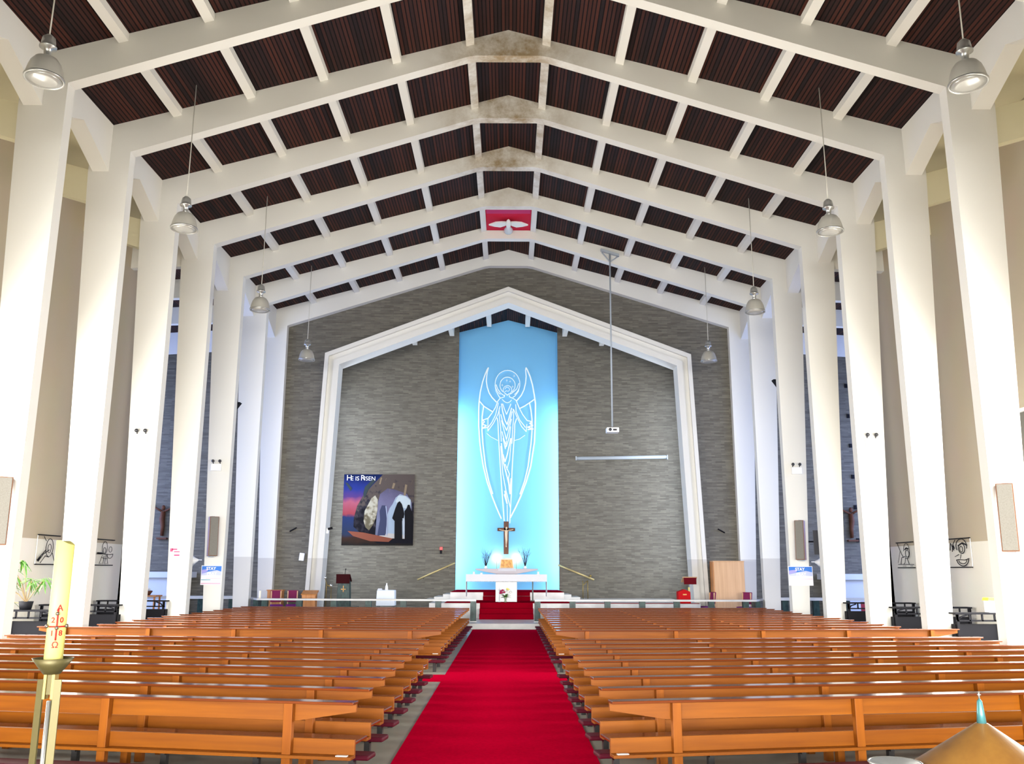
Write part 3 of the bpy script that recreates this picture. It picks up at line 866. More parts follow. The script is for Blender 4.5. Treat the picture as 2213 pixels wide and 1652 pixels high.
s3 = [(.016, circ(-.2, .3, .35, .6, 0, 300)), (.035, [(-.4, .45), (-.2, .55), (0, .42)]), (.018, circ(-.25, .1, .22, .28)), (.018, [(.9, .95), (.45, .1), (.25, -.2)]), (.018, [(.0, -.1), (.45, -.2), (.6, -.7)]),
      (.018, [(-.2, -.25), (-.4, -.75)]), (.016, [(.0, -.2), (.1, -.6), (.3, -.75)]), (.016, [(-.95, -.75), (.95, -.72)]), (.012, [(-.8, -.85), (-.5, -.85)]), (.012, [(0, -.86), (.4, -.86)]), (.012, [(.6, .3), (.95, -.6)])]
s4 = [(.02, circ(-.2, .45, .5, .5, -30, 200)), (.03, [(-.7, .5), (-.3, .68), (.1, .5)]), (.02, circ(-.2, .3, .3, .35)), (.018, circ(-.15, .25, .14, .2)), (.02, [(-.8, -.4), (-.4, -.5), (.2, -.45), (.4, -.5)]),
      (.022, circ(-.2, -.45, .55, .45, 180, 360)), (.018, circ(-.2, -.5, .38, .25, 180, 360)), (.016, [(.1, -.1), (.5, -.25)]), (.02, [(.35, .9), (.6, .6), (.55, .2), (.8, .7), (.9, .2)]), (.02, [(.45, .3), (.6, .6), (.7, .1)]),
      (.016, [(-.1, -.1), (.0, -.4)])]
station(-1, 25.5, s1, 'iron line drawing on the left wall behind the tall yellow candle', True)
station(-1, 29.2, s2, 'iron line drawing of figure with cross on left wall between columns', False)
station(1, 29.35, s3, 'iron line drawing of bowed haloed figure on right aisle wall', False)
station(1, 25.7, s4, 'dense iron line drawing with pale edge on right wall, nearer one', True)

# ------------------------------------------------------------------ black metal tables in the aisles
def table(s, y, lab, boxed=False):
    t_ = thing('iron_table', lab, 'table', (s * 12.15, y, 0), 0, 'black iron tables in the side aisles')
    z = 1.22
    MB().box(-1.12, 1.12, 0, 0.34, z - 0.04, z).build('table_top', black_m, t_)
    b = MB().box(-1.1, 1.1, 0.02, 0.05, z - 0.21, z - 0.17)
    for i in range(8):
        x = -1.08 + i * 0.305
        b.box(x, x + 0.04, 0.02, 0.05, z - 0.2, z - 0.03)
    b.build('truss', black_m, t_)
    e_ = -s * 1.07
    b = MB().tube([(e_ + s * 0.03, 0.035, z - 0.2), (e_ + s * 0.10, 0.035, z - 0.1), (e_ + s * 0.26, 0.035, z - 0.05)], 0.02, 6)
    b.build('gusset', black_m, t_)
    for x in (-1.05, 0.0, 1.05):
        MB().box(x - 0.03, x + 0.03, 0.02, 0.08, 0, z - 0.04).build('leg', black_m, t_)
    MB().box(-1.1, 1.1, 0.1, 0.3, 0.02, z - 0.28).build('cabinet_body', black_m, t_)
    return t_

for s in (-1, 1):
    sd = 'left' if s < 0 else 'right'
    for i, y in enumerate((22.25, 25.78, 29.33)):
        table(s, y, 'black iron table %s in the %s side aisle' % (['nearest the camera', 'second from the camera', 'farthest from the camera'][i], sd))
# white box with yellow lid
t_ = thing('collection_box', 'white box with yellow top standing on a black table, right aisle', 'box', (12.08, 22.4, 1.22))
MB().box(-0.17, 0.17, -0.1, 0.14, 0, 0.29).build('body', plastic_w, t_, bevel=0.01)
MB().prism_y([(-0.2, 0.29), (0.2, 0.29), (0.17, 0.36), (-0.17, 0.36)], -0.12, 0.16).build('lid', flat('yellow_lid', (0.85, 0.55, 0.06)), t_)

# palm plant in the left aisle
t_ = thing('potted_palm', 'leafy green palm plant on the nearest left aisle table', 'plant', (-11.85, 22.42, 1.22))
MB().lathe([(0.001, 0), (0.13, 0), (0.17, 0.2), (0.16, 0.2), (0.12, 0.16), (0.001, 0.16)], seg=18).build('pot', black_m, t_)
b = MB(); lf = MB()
rnd = random.Random(3)
fr = [(-0.35, 0.75), (-0.2, 0.95), (0.40, 0.52), (-0.5, 0.35), (0.1, 0.5), (-0.42, 0.0), (-0.35, 0.55)]
for fx, fz in fr:
    p = [Vector((0, 0, 0.16)), Vector((fx * 0.45, 0.02, 0.16 + fz * 0.6)), Vector((fx, -0.05, 0.2 + fz))]
    b.tube(p, 0.012, 5)
    tip = p[2]
    for i in range(15):
        a = rnd.uniform(0, 2 * math.pi); rr = rnd.uniform(0.18, 0.36)
        q0 = tip + Vector((rnd.uniform(-.08, .08), rnd.uniform(-.1, .1), rnd.uniform(-.06, .06)))
        lf.leaf(q0, q0 + Vector((math.cos(a) * rr, math.sin(a) * rr * 0.6, rnd.uniform(-0.30, 0.12))), 0.055, 0.10)
b.build('stems', stem_m, t_); lf.build('leaves', leaf, t_)

# ------------------------------------------------------------------ dove banner in the roof
t_ = thing('dove_panel', 'red ceiling panel with white dove in the ridge bay', 'panel', (0, 33.62, 16.98))
MB().box(-0.97, 0.97, 0.0, 3.15, 0.0, 0.05).build('backing', flat('crimson_board', (0.55, 0.012, 0.045)), t_)
MB().prism_y([(-.93, -0.012), (.93, -0.012), (.93, 0.0), (-.93, 0.0)], 0.05, 1.25).build('pink_field', flat('magenta_field', (0.50, 0.035, 0.13)), t_)
dv = MB()
for s in (-1, 1):
    pts = [(0.12 * s, 2.2), (0.35 * s, 2.25), (0.6 * s, 2.02), (0.84 * s, 1.72), (0.55 * s, 1.62), (0.3 * s, 1.72), (0.1 * s, 1.86)]
    n = len(pts)
    vs = [(x, y, -0.14 - abs(x) * 0.25) for x, y in pts] + [(x, y, -0.08 - abs(x) * 0.25) for x, y in pts]
    fs = [tuple(range(n)), tuple(range(2 * n - 1, n - 1, -1))] + [(i, (i + 1) % n, (i + 1) % n + n, i + n) for i in range(n)]
    dv.add(vs, fs)
dv.build('wing', flat('dove_white', (0.75, 0.76, 0.70)), t_)
MB().tube([(0, 1.66, -0.12), (0, 1.8, -0.14), (0, 2.1, -0.14), (0, 2.5, -0.12), (0, 2.95, -0.08)], [0.04, 0.09, 0.12, 0.08, 0.2], 12).build('body', M('dove_white'), t_)

# ------------------------------------------------------------------ projector on a pole, screen case
t_ = thing('ceiling_projector', 'white projector on a long grey pole hanging right of the niche', 'projector', (4.42, 36.7, 8.0))
MB().tube([(0, 0, 0.16), (0.05, 0, 7.9)], 0.035, 10).build('pole', grey_m, t_)
MB().box(-0.26, 0.26, -0.25, 0.2, -0.11, 0.1).build('body', plastic_w, t_, bevel=0.03)
MB().tube([(-0.12, -0.24, 0), (-0.12, -0.29, 0)], 0.065, 14).box(0.0, 0.16, -0.257, -0.25, -0.04, 0.03).build('lens', dark_glass, t_)
MB().prism_y([(-0.35, 8.0), (0.45, 7.75), (0.45, 7.85), (-0.35, 8.1)], -0.08, 0.08).tube([(-0.3, 0, 7.95), (0.05, 0, 7.5), (0.4, 0, 7.75)], 0.03, 6).build('mount', grey_m, t_)
t_ = thing('screen_case', 'long grey rolled up projection screen case on the brick wall', 'projection screen', (5.88, 45.22, 7.92))
MB().tube([(-2.35, 0, -0.04), (2.35, 0, 0.05)], 0.09, 12).build('case', grey_m, t_)
MB().box(-2.38, -2.33, -0.1, 0.08, -0.14, 0.06).box(2.33, 2.38, -0.1, 0.08, -0.08, 0.14).build('end_cap', grey_m, t_)
# ------------------------------------------------------------------ HE IS RISEN banner
bw, bh = 3.62, 3.60
bn = thing('wall_banner', 'dark banner reading HE IS RISEN with tomb scene on brick wall', 'banner', (-8.41, 45.27, 3.42))
def bp(name, pts, col, lay, rough=0.8):
    """pts in 0..1 of the banner, y down"""
    m = flat('banner_' + name, tuple(q * 0.48 for q in col), rough)
    return MB().prism_y([(u * bw, (1 - v) * bh) for u, v in pts], -0.02 - 0.004 * lay, -0.018 - 0.004 * (lay - 1)).build(name, m, bn)

def gmat(name, stops, axis, length, nz=0.0, nscale=3.0):
    """printed colour bands of the banner picture (ink, not shading)"""
    m = mat('banner_' + name, stops[0][1], 0.9, spec=0.08)
    nt = m.node_tree
    tcn = nt.nodes.new('ShaderNodeTexCoord'); sp = nt.nodes.new('ShaderNodeSeparateXYZ')
    nt.links.new(tcn.outputs['Object'], sp.inputs[0])
    v = mathn(nt, 'DIVIDE', sp.outputs[axis], length)
    if nz:
        n = nt.nodes.new('ShaderNodeTexNoise'); n.inputs['Scale'].default_value = nscale; n.inputs['Detail'].default_value = 6
        nt.links.new(tcn.outputs['Object'], n.inputs['Vector'])
        v = mathn(nt, 'ADD', v, mathn(nt, 'MULTIPLY', mathn(nt, 'SUBTRACT', n.outputs['Fac'], 0.5), nz))
    rp = nt.nodes.new('ShaderNodeValToRGB')
    while len(rp.color_ramp.elements) < len(stops):
        rp.color_ramp.elements.new(0.5)
    for e, (p, c) in zip(rp.color_ramp.elements, stops):
        e.position = p; e.color = (*(q * 0.48 for q in c), 1)
    nt.links.new(v, rp.inputs[0]); nt.links.new(rp.outputs[0], nt.nodes['Principled BSDF'].inputs['Base Color'])
    return m

back = gmat('sky_and_ground', [(0.0, (0.02, 0.02, 0.02)), (0.1, (0.06, 0.03, 0.02)), (0.16, (0.035, 0.05, 0.10)), (0.40, (0.03, 0.05, 0.16)), (0.44, (0.42, 0.07, 0.09)), (0.6, (0.50, 0.13, 0.20)), (0.68, (0.12, 0.06, 0.25)), (0.8, (0.03, 0.05, 0.30)), (1.0, (0.01, 0.02, 0.09))], 2, bh, 0.12, 2.0)
MB().box(0, bw, -0.02, 0, 0, bh).build('canvas', back, bn)
rock = gmat('dark_rock', [(0.25, (0.015, 0.014, 0.02)), (0.5, (0.05, 0.045, 0.06)), (0.7, (0.14, 0.11, 0.10))], 2, bh, 1.6, 3.5)
def bpm(name, pts, m, lay):
    return MB().prism_y([(u * bw, (1 - v) * bh) for u, v in pts], -0.02 - 0.004 * lay, -0.018 - 0.004 * (lay - 1)).build(name, m, bn)
bpm('rock_outline', [(0.16, 0.62), (0.2, 0.45), (0.28, 0.3), (0.42, 0.14), (0.55, 0.0), (1, 0.0), (1, 0.97), (0.5, 0.97), (0.3, 0.86), (0.16, 0.74)], rock, 1)
haze = gmat('cave_haze', [(0.0, (0.16, 0.16, 0.24)), (0.35, (0.26, 0.28, 0.42)), (0.6, (0.22, 0.20, 0.34)), (1.0, (0.08, 0.07, 0.12))], 2, bh, 0.3, 2.0)
bpm('cave_mouth', [(0.47, 0.86), (0.49, 0.4), (0.52, 0.28), (0.62, 0.2), (0.74, 0.22), (0.9, 0.28), (0.97, 0.4), (0.98, 0.86)], haze, 2)
bp('daylight', [(0.70, 0.42), (0.74, 0.33), (0.80, 0.28), (0.9, 0.31), (0.955, 0.36), (0.96, 0.5), (0.93, 0.86), (0.62, 0.86), (0.62, 0.6), (0.66, 0.48)], (0.48, 0.58, 0.72), 3)
bp('bright_daylight', [(0.74, 0.38), (0.78, 0.30), (0.88, 0.31), (0.95, 0.37), (0.95, 0.47), (0.88, 0.48), (0.8, 0.46)], (0.72, 0.82, 0.88), 4)
bp('white_path', [(0.52, 0.865), (0.66, 0.83), (0.98, 0.86), (0.96, 0.91), (0.7, 0.9)], (0.70, 0.64, 0.60), 4)
bp('red_path', [(0.08, 0.80), (0.3, 0.82), (0.5, 0.86), (0.72, 0.9), (0.66, 0.95), (0.4, 0.94), (0.16, 0.87)], (0.32, 0.10, 0.06), 3)
stone = gmat('round_stone', [(0.3, (0.20, 0.17, 0.11)), (0.5, (0.52, 0.47, 0.36)), (0.62, (0.66, 0.62, 0.50))], 2, bh, 1.5, 5.0)
bpm('round_stone', [(0.30, 0.66), (0.31, 0.52), (0.36, 0.42), (0.40, 0.34), (0.45, 0.30), (0.49, 0.36), (0.49, 0.5), (0.47, 0.62), (0.43, 0.72), (0.38, 0.79), (0.33, 0.75)], stone, 5)
fig = (0.012, 0.011, 0.014)
bp('seated_figure', [(0.50, 0.86), (0.53, 0.64), (0.52, 0.52), (0.55, 0.44), (0.60, 0.44), (0.62, 0.54), (0.63, 0.66), (0.61, 0.86)], (0.07, 0.08, 0.16), 5)
bp('robe_edge', [(0.60, 0.45), (0.615, 0.45), (0.635, 0.6), (0.64, 0.86), (0.625, 0.86), (0.625, 0.62)], (0.5, 0.55, 0.75), 6)
bp('figure', [(0.70, 0.62), (0.74, 0.48), (0.77, 0.40), (0.80, 0.38), (0.83, 0.42), (0.85, 0.48), (0.87, 0.56), (0.86, 0.62), (0.84, 0.66), (0.85, 0.91), (0.74, 0.91), (0.735, 0.66)], fig, 6)
bp('figure', [(0.87, 0.52), (0.90, 0.48), (0.915, 0.43), (0.94, 0.43), (0.955, 0.48), (0.99, 0.56), (0.99, 0.91), (0.885, 0.91), (0.88, 0.66)], fig, 6)
bp('pale_staff', [(0.845, 0.62), (0.875, 0.62), (0.88, 0.9), (0.865, 0.9)], (0.66, 0.72, 0.82), 7)
for u0, v0, u1, v1 in ((0.50, 0.04, 0.54, 0.14), (0.58, 0.05, 0.6, 0.1), (0.68, 0.12, 0.73, 0.2), (0.85, 0.14, 0.9, 0.3), (0.95, 0.08, 0.97, 0.16), (0.64, 0.2, 0.66, 0.27)):
    bp('rock_glint', [(u0 + 0.02, v0), (u1, v0 + 0.01), (u1 - 0.02, v1), (u0, v1)], (0.36, 0.27, 0.18), 3)
dk = flat('banner_tree', (0.02, 0.03, 0.035))
for pts in ([(0.02, 0.12), (0.05, 0.12), (0.12, 0.2), (0.1, 0.24)], [(0.28, 0.28), (0.3, 0.18), (0.42, 0.06), (0.46, 0.08), (0.36, 0.2), (0.3, 0.34)]):
    bpm('dark_bough', pts, dk, 4)
txt = flat('banner_lettering', (0.66, 0.68, 0.72))
for body, x, sz in (('H', 0.035, 0.40), ('E IS ', 0.095, 0.30), ('R', 0.235, 0.40), ('ISEN', 0.285, 0.30)):
    text('lettering', body, txt, bn, (x * bw, -0.06, bh * 0.945 + (0.0 if sz > 0.35 else -0.03)), sz, align='LEFT', bold=-0.001)

# ------------------------------------------------------------------ crucifix
cr = thing('crucifix', 'wooden crucifix with gold figure hanging on the blue panel', 'crucifix', (-0.07, 46.32, 0))
b = MB().box(-0.13, 0.13, -0.10, 0, 3.02, 4.70).box(-0.42, 0.42, -0.10, 0, 4.20, 4.37)
for s in (-1, 1):
    b.tube([(s * 0.38, -0.05, 4.285), (s * 0.46, -0.05, 4.285)], 0.085, 8)
b.build('cross', bronze, cr, bevel=0.01)
b = MB()
b.tube([(0, -0.16, 3.55), (0.01, -0.18, 3.75), (0, -0.17, 3.95), (0, -0.16, 4.12), (0, -0.16, 4.22), (0.01, -0.18, 4.27)], [0.035, 0.055, 0.065, 0.075, 0.075, 0.03], 10)
b.ball((0.01, -0.19, 4.35), 0.06, 12, 8, (0.85, 1, 1.15))
for s in (-1, 1):
    b.tube([(s * 0.05, -0.16, 4.22), (s * 0.2, -0.14, 4.24), (s * 0.37, -0.12, 4.29)], [0.032, 0.024, 0.016], 8)
b.tube([(0, -0.16, 3.6), (0, -0.14, 3.45), (0, -0.17, 3.40)], [0.035, 0.024, 0.03], 8)
b.build('figure', gold_fig, cr)

# ------------------------------------------------------------------ high altar table, tabernacle, twig vases
ha = thing('high_altar', 'boat shaped stone shelf behind the altar carrying the tabernacle', 'altar', (-0.03, 43.5, 1.238))
MB().prism_y([(-1.52, 1.05), (1.52, 1.05), (1.46, 0.98), (0.5, 0.80), (-0.5, 0.80), (-1.46, 0.98)], -0.45, 0.45).build('slab', mat('pink_marble', (0.30, 0.25, 0.28), 0.35), ha, bevel=0.01)
MB().box(-0.45, 0.40, -0.3, 0.3, 0, 0.8).build('pedestal', marble_w, ha)
MB().box(-0.36, 0.28, -0.34, -0.30, 0.35, 0.77).build('bronze_relief', bronze, ha)
MB().box(-0.42, 0.45, -0.48, 0.1, 1.05, 1.062).box(-0.42, 0.45, -0.49, -0.47, 0.93, 1.062).build('linen', cloth_w, ha)
tb = thing('tabernacle', 'embossed gold tabernacle glowing below the crucifix', 'tabernacle', (-0.03, 43.55, 2.302))
MB().prism_y([(-0.36, 0), (0.36, 0), (0.31, 0.44), (0.2, 0.48), (0, 0.50), (-0.2, 0.48), (-0.31, 0.44)], -0.2, 0.25).build('body', mat('silver_edge', (0.26, 0.22, 0.18), 0.4, 0.5), tb, bevel=0.01)
MB().prism_y([(-0.30, 0.03), (0.30, 0.03), (0.26, 0.41), (-0.26, 0.41)], -0.23, -0.2).build('gold_door', gold, tb, bevel=0.01)
for s in (-1, 1):
    o = thing('altar_spotlight', 'small glowing lamp behind the tabernacle, %s side' % ('left' if s < 0 else 'right'), 'lamp', (-0.05 + s * 0.5, 46.0, 1.24), 0, 'lamps behind the tabernacle')
    MB().tube([(0, 0, 0), (0, 0, 1.50)], 0.015, 6).build('stem', brass, o)
    MB().ball((0, 0, 1.54), 0.05, 12, 8).build('bulb', mat('lit_bulb', (1, 1, 1), 0.5, emit=((1, 0.98, 0.93), 6.0)), o)
rnd = random.Random(11)
for s, x in ((-1, -1.04), (1, 0.86)):
    o = thing('twig_vase', 'white vase of bare dark twigs, %s of the tabernacle' % ('left' if s < 0 else 'right'), 'vase', (x, 43.5, 2.288), 0, 'vases of bare twigs')
    MB().lathe([(0.001, 0), (0.07, 0), (0.085, 0.05), (0.05, 0.10), (0.06, 0.13), (0.05, 0.13), (0.001, 0.08)], seg=14).build('pot', plastic_w, o)
    b = MB()
    for i in range(18):
        a = rnd.uniform(-0.5, 0.5); l = rnd.uniform(0.55, 0.95); y = rnd.uniform(-0.1, 0.1)
        p1 = Vector((a * 0.25, y * 0.3, 0.08 + l * 0.45)); p2 = Vector((a * l * 0.85, y, 0.08 + l))
        b.tube([(0, 0, 0.08), p1, p2], [0.012, 0.008, 0.003], 4)
        for q in range(2):
            p3 = p1.lerp(p2, rnd.uniform(0.2, 0.7))
            b.tube([p3, p3 + Vector((rnd.uniform(-.14, .14), 0, rnd.uniform(.1, .2)))], [0.005, 0.002], 4)
    b.build('twigs', dark_m, o)

# ------------------------------------------------------------------ altar
al = thing('altar', 'white draped main altar on a pale marble pedestal', 'altar', (-0.03, 39.5, 0.874))
MB().box(-1.70, 1.70, -0.5, 0.5, 1.04, 1.15).build('table_top', marble_w, al, bevel=0.01)
b = MB().box(-1.74, 1.74, -0.53, 0.53, 1.15, 1.165).box(-1.74, 1.74, -0.545, -0.53, 0.87, 1.165).box(-1.755, -1.74, -0.53, 0.5, 0.22, 1.165).box(1.74, 1.755, -0.53, 0.5, 0.22, 1.165)
b.build('altar_cloth', cloth_w, al)
b = MB()
for i in range(50):
    x = -1.72 + 3.44 * i / 49
    b.ball((x, -0.538, 0.865), 0.026, 6, 4)
b.build('lace_edge', cloth_w, al)
MB().prism_y([(-0.75, 1.04), (0.75, 1.04), (0.5, 0.92), (-0.5, 0.92)], -0.4, 0.4).build('capital', mat('grey_marble', (0.30, 0.31, 0.38), 0.35), al)
MB().box(-0.47, 0.46, -0.35, 0.35, 0, 0.93).build('pedestal', marble_w, al, bevel=0.01)
for x, h_, lab in ((-1.46, 0.11, 'white stub candle at the far left end of the altar'), (-1.13, 0.07, 'tiny white candle second from left on the altar'), (1.36, 0.12, 'white stub candle at the right end of the altar')):
    o = thing('altar_candle', lab, 'candle', (x, 39.45, 2.04), 0, 'candles on the altar')
    MB().lathe([(0.001, 0), (0.07, 0), (0.06, 0.02), (0.045, 0.02), (0.045, h_), (0.001, h_)], seg=12).build('wax', plastic_w, o)
    MB().tube([(0, 0, h_), (0, 0, h_ + 0.03)], 0.004, 5).build('wick', dark_m, o)
# flower arrangement in front of the altar
fl = thing('flower_vase', 'vase of mixed flowers standing before the altar pedestal', 'flowers', (-0.07, 38.75, 0.874))
MB().lathe([(0.001, 0), (0.06, 0), (0.035, 0.05), (0.04, 0.14), (0.07, 0.22), (0.06, 0.22), (0.001, 0.1)], seg=14).build('vase', mat('green_glass', (0.2, 0.26, 0.16), 0.2), fl)
b = MB()
for i in range(46):
    a = rnd.uniform(0, 6.28); rr = rnd.uniform(0.1, 0.26); z = rnd.uniform(0.2, 0.42)
    b.leaf((0, 0, 0.2), (math.cos(a) * rr, math.sin(a) * rr * 0.6, z), 0.05, 0.03)
b.build('foliage', leaf, fl)
for nm, c, xs in (('red_bloom', (0.35, 0.02, 0.08), [(-.20, .46), (-.12, .50), (-.22, .38), (-.05, .42), (-.15, .40)]), ('yellow_bloom', (0.85, 0.75, 0.2), [(.08, .56), (.14, .52)]), ('white_bloom', (0.85, 0.85, 0.8), [(.18, .48), (.22, .42), (.0, .50), (.12, .44)])):
    b = MB()
    for x, z in xs:
        b.ball((x, rnd.uniform(-.1, .05), z), 0.052, 10, 6, (1, 1, 0.8))
    b.build(nm, flat(nm, c), fl)
o = thing('processional_cross', 'thin dark cross on a stand at the left of the altar flowers', 'cross', (-0.33, 39.0, 0.874))
MB().box(-0.012, 0.012, -0.01, 0.01, 0.02, 0.62).box(-0.09, 0.09, -0.01, 0.01, 0.50, 0.522).box(-0.06, 0.06, -0.05, 0.05, 0, 0.02).build('shaft', grey_m, o)
o = thing('sanctuary_pole', 'dark standing pole behind the right half of the altar', 'pole', (1.14, 40.25, 0.875))
MB().tube([(0, 0, 0.03), (0, 0, 0.88)], 0.03, 10).build('shaft', mat('dull_green', (0.14, 0.17, 0.15), 0.5), o)
MB().lathe([(0.001, 0), (0.12, 0), (0.11, 0.03), (0.001, 0.03)], seg=14).build('foot', M('dull_green'), o)

# ------------------------------------------------------------------ brass handrails of the side steps
o = thing('handrail', 'brass handrail sloping up the brick wall left of the niche', 'handrail', (0, 45.2, 0), 0, 'brass handrails')
MB().tube([(-4.5, -0.05, 1.74), (-2.64, -0.05, 2.57)], 0.045, 10).build('bar', mat('rail_brass', (0.46, 0.37, 0.17), 0.4, 0.5), o)
for x in (-4.2, -3.0):
    z = 1.74 + (x + 4.5) * 0.446
    MB().tube([(x, -0.05, z), (x, -0.02, z - 0.09), (x, 0.1, z - 0.09)], 0.014, 6).build('bracket', old_brass, o)
o = thing('handrail', 'brass handrail on thin posts right of the niche', 'handrail', (0, 44.6, 0), 0, 'brass handrails')
MB().tube([(2.55, 0.4, 2.48), (4.3, 0, 1.76)], 0.05, 10).build('bar', mat('rail_brass', (0.46, 0.37, 0.17), 0.4, 0.5), o)
for x, y in ((3.98, 0.05), (3.72, -0.2)):
    MB().tube([(x, y, 0.85), (x, y, 1.72)], 0.02, 8).build('post', brass, o)
MB().tube([(3.98, 0.05, 1.72), (3.72, -0.2, 1.5)], 0.02, 8).build('brace', brass, o)
MB().ball((4.12, 0.0, 1.95), 0.06, 12, 8).build('finial', brass, o)

# ------------------------------------------------------------------ sanctuary furniture
def lect(x, lab):
    o = thing('lectern', lab, 'lectern', (x, 39.0, 0.22))
    MB().prism_y([(-0.3, 0), (0.3, 0), (0.24, 1.62), (-0.24, 1.62)], -0.2, 0.2).build('pedestal', marble_g, o, bevel=0.01)
    MB().box(-0.38, 0.62, -0.28, 0.28, 0, 0.45).build('plinth', marble_g, o)
    MB().obox((0, -0.12, 1.65), (0.6, 0.55, 0.05), (R(-30), 0, 0)).build('desk', mat('dark_brown_cloth', (0.03, 0.004, 0.005), 0.9, spec=0.1), o)
    MB().box(-0.29, 0.29, -0.39, -0.36, 1.42, 1.80).build('fall_cloth', mat('dark_brown_cloth', (0.03, 0.004, 0.005), 0.9, spec=0.1), o)
    MB().box(-0.1, 0.1, -0.225, -0.2, 1.16, 1.19).box(-0.015, 0.015, -0.225, -0.2, 1.06, 1.32).build('emblem', gold, o)
    MB().tube([(0.0, 0, 1.75), (0.04, -0.05, 2.0)], 0.012, 6).ball((0.045, -0.06, 2.02), 0.028, 8, 6).build('microphone', black_m, o)
    MB().box(-0.26, 0.22, -0.08, 0.05, 1.79, 1.81).build('book_rest', old_brass, o)
lect(-7.03, 'green marble lectern with dark red top on the left')

o = thing('incense_stand', 'small brass incense stand beside the green lectern', 'stand', (-7.75, 39.0, 0.22))
MB().tube([(-0.05, 0, 0), (-0.05, 0, 1.4), (-0.12, 0, 1.62)], 0.014, 6).tube([(0.16, 0, 0), (0.16, 0, 1.3)], 0.014, 6).tube([(-0.05, 0, 1.35), (0.16, 0, 1.28)], 0.03, 8).box(-0.15, 0.25, -0.1, 0.1, 0, 0.02).build('frame', brass, o)
MB().ball((-0.12, 0, 1.66), 0.06, 10, 8).ball((0.16, 0, 1.33), 0.07, 10, 8).build('bowl', mat('bright_silver', (0.85, 0.83, 0.75), 0.25, 0.9), o)

o = thing('credence_table', 'small side table under a white cloth, left of the steps', 'table', (-5.33, 40.0, 0.22))
MB().prism_y([(-0.42, 0.45), (-0.39, 1.12), (0.38, 1.12), (0.40, 0.45)], -0.3, 0.3).build('cloth', mat('bluish_linen', (0.70, 0.76, 0.84), 0.85), o, bevel=0.03)
for x in (-0.33, 0.31):
    for y in (-0.24, 0.24):
        MB().box(x - 0.02, x + 0.02, y - 0.02, y + 0.02, 0, 0.5).build('leg', dark_m, o)
o = thing('figurine', 'small white figurine on the white side table', 'figurine', (-5.33, 39.95, 1.34))
MB().lathe([(0.001, 0), (0.07, 0), (0.06, 0.1), (0.045, 0.2), (0.02, 0.22), (0.035, 0.27), (0.001, 0.31)], seg=12).build('body', plastic_w, o)
o = thing('linen_pile', 'folded white linen at the left edge of the side table', 'linen', (-5.62, 39.95, 1.34))
MB().box(-0.1, 0.1, -0.1, 0.1, 0, 0.04).box(-0.08, 0.09, -0.08, 0.08, 0.04, 0.07).build('cloth', cloth_w, o, bevel=0.01)

# red draped stand and dark red lectern on the right
o = thing('draped_stand', 'bright red draped stand in front of the right lectern', 'stand', (7.55, 38.6, 0.22))
MB().prism_y([(-0.26, 0), (0.26, 0), (0.25, 1.12), (0.0, 1.22), (-0.27, 1.12)], -0.2, 0.25).build('drape', red_cloth, o, bevel=0.02)
MB().box(-0.08, 0.08, -0.21, -0.2, 0.98, 1.03).build('emblem', gold, o)
o = thing('lectern', 'metal lectern with dark red cloth top behind the red stand', 'lectern', (7.92, 39.3, 0.22))
MB().tube([(0, 0, 0), (0, 0, 1.6)], 0.03, 8).build('pole', alu, o)
MB().obox((0, -0.08, 1.62), (0.62, 0.5, 0.03), (R(-25), 0, 0)).build('desk', ltwood, o)
MB().box(-0.27, 0.27, -0.33, -0.31, 1.42, 1.70).build('fall_cloth', dk_red, o)
MB().box(-0.1, -0.03, -0.34, -0.31, 0.95, 1.3).build('tassel', wax, o)
MB().box(-0.15, 0.45, -0.2, 0.25, 0, 0.5).build('plinth', marble_g, o)

o = thing('oak_cabinet', 'large pale oak cabinet behind the right end of the rail', 'cabinet', (9.75, 40.0, 0.22))
MB().box(-0.62, 0.73, -0.3, 0.3, 0, 2.4).build('body', ltwood, o, bevel=0.008)
MB().box(-0.66, -0.62, -0.31, 0.3, 0, 2.38).build('side_panel', brwood, o)
MB().box(-0.66, 0.75, -0.33, 0.32, 2.4, 2.43).build('cornice', ltwood, o)
MB().box(-0.6, 0.71, -0.31, -0.302, 0.04, 2.36).build('front_panel', ltwood, o)

def chair(x, y, rz, lab, grp='purple upholstered chairs in the sanctuary'):
    o = thing('upholstered_chair', lab, 'chair', (x, y, 0.22), rz, grp)
    MB().box(-0.24, 0.24, -0.24, 0.24, 0.42, 0.52).build('seat', purple, o, bevel=0.03)
    MB().obox((0, 0.25, 0.86), (0.46, 0.06, 0.5), (R(-8), 0, 0)).build('backrest', mat('plum_upholstery', (0.17, 0.02, 0.07), 0.9, spec=0.1), o, bevel=0.02)
    for sx in (-0.2, 0.2):
        for sy in (-0.2, 0.2):
            MB().box(sx - 0.02, sx + 0.02, sy - 0.02, sy + 0.02, 0, 0.42).build('leg', ltwood, o)
        MB().box(sx - 0.02, sx + 0.02, 0.2, 0.25, 0.42, 1.08).build('back_stile', ltwood, o)
chair(-9.95, 39.15, R(25), 'purple chair behind the left rail, outer of the two')
chair(-9.35, 39.4, R(10), 'purple chair behind the left rail, inner one')
chair(8.55, 38.6, R(-75), 'purple chair turned sideways before the oak cabinet')
chair(10.0, 38.2, R(-50), 'purple chair at the right end of the rail')
o = thing('oak_reading_desk', 'orange oak reading desk behind the left rail beside the arch', 'desk', (-8.35, 38.6, 0.22))
MB().box(-0.36, 0.22, -0.2, 0.2, 0, 0.98).build('body', brwood, o, bevel=0.01)
MB().obox((-0.06, 0, 1.03), (0.66, 0.46, 0.04), (R(20), 0, 0)).build('top', brwood, o)
o = thing('oak_cupboard', 'low orange wood cupboard at the left end of the rail', 'cupboard', (-10.0, 40.0, 0.22))
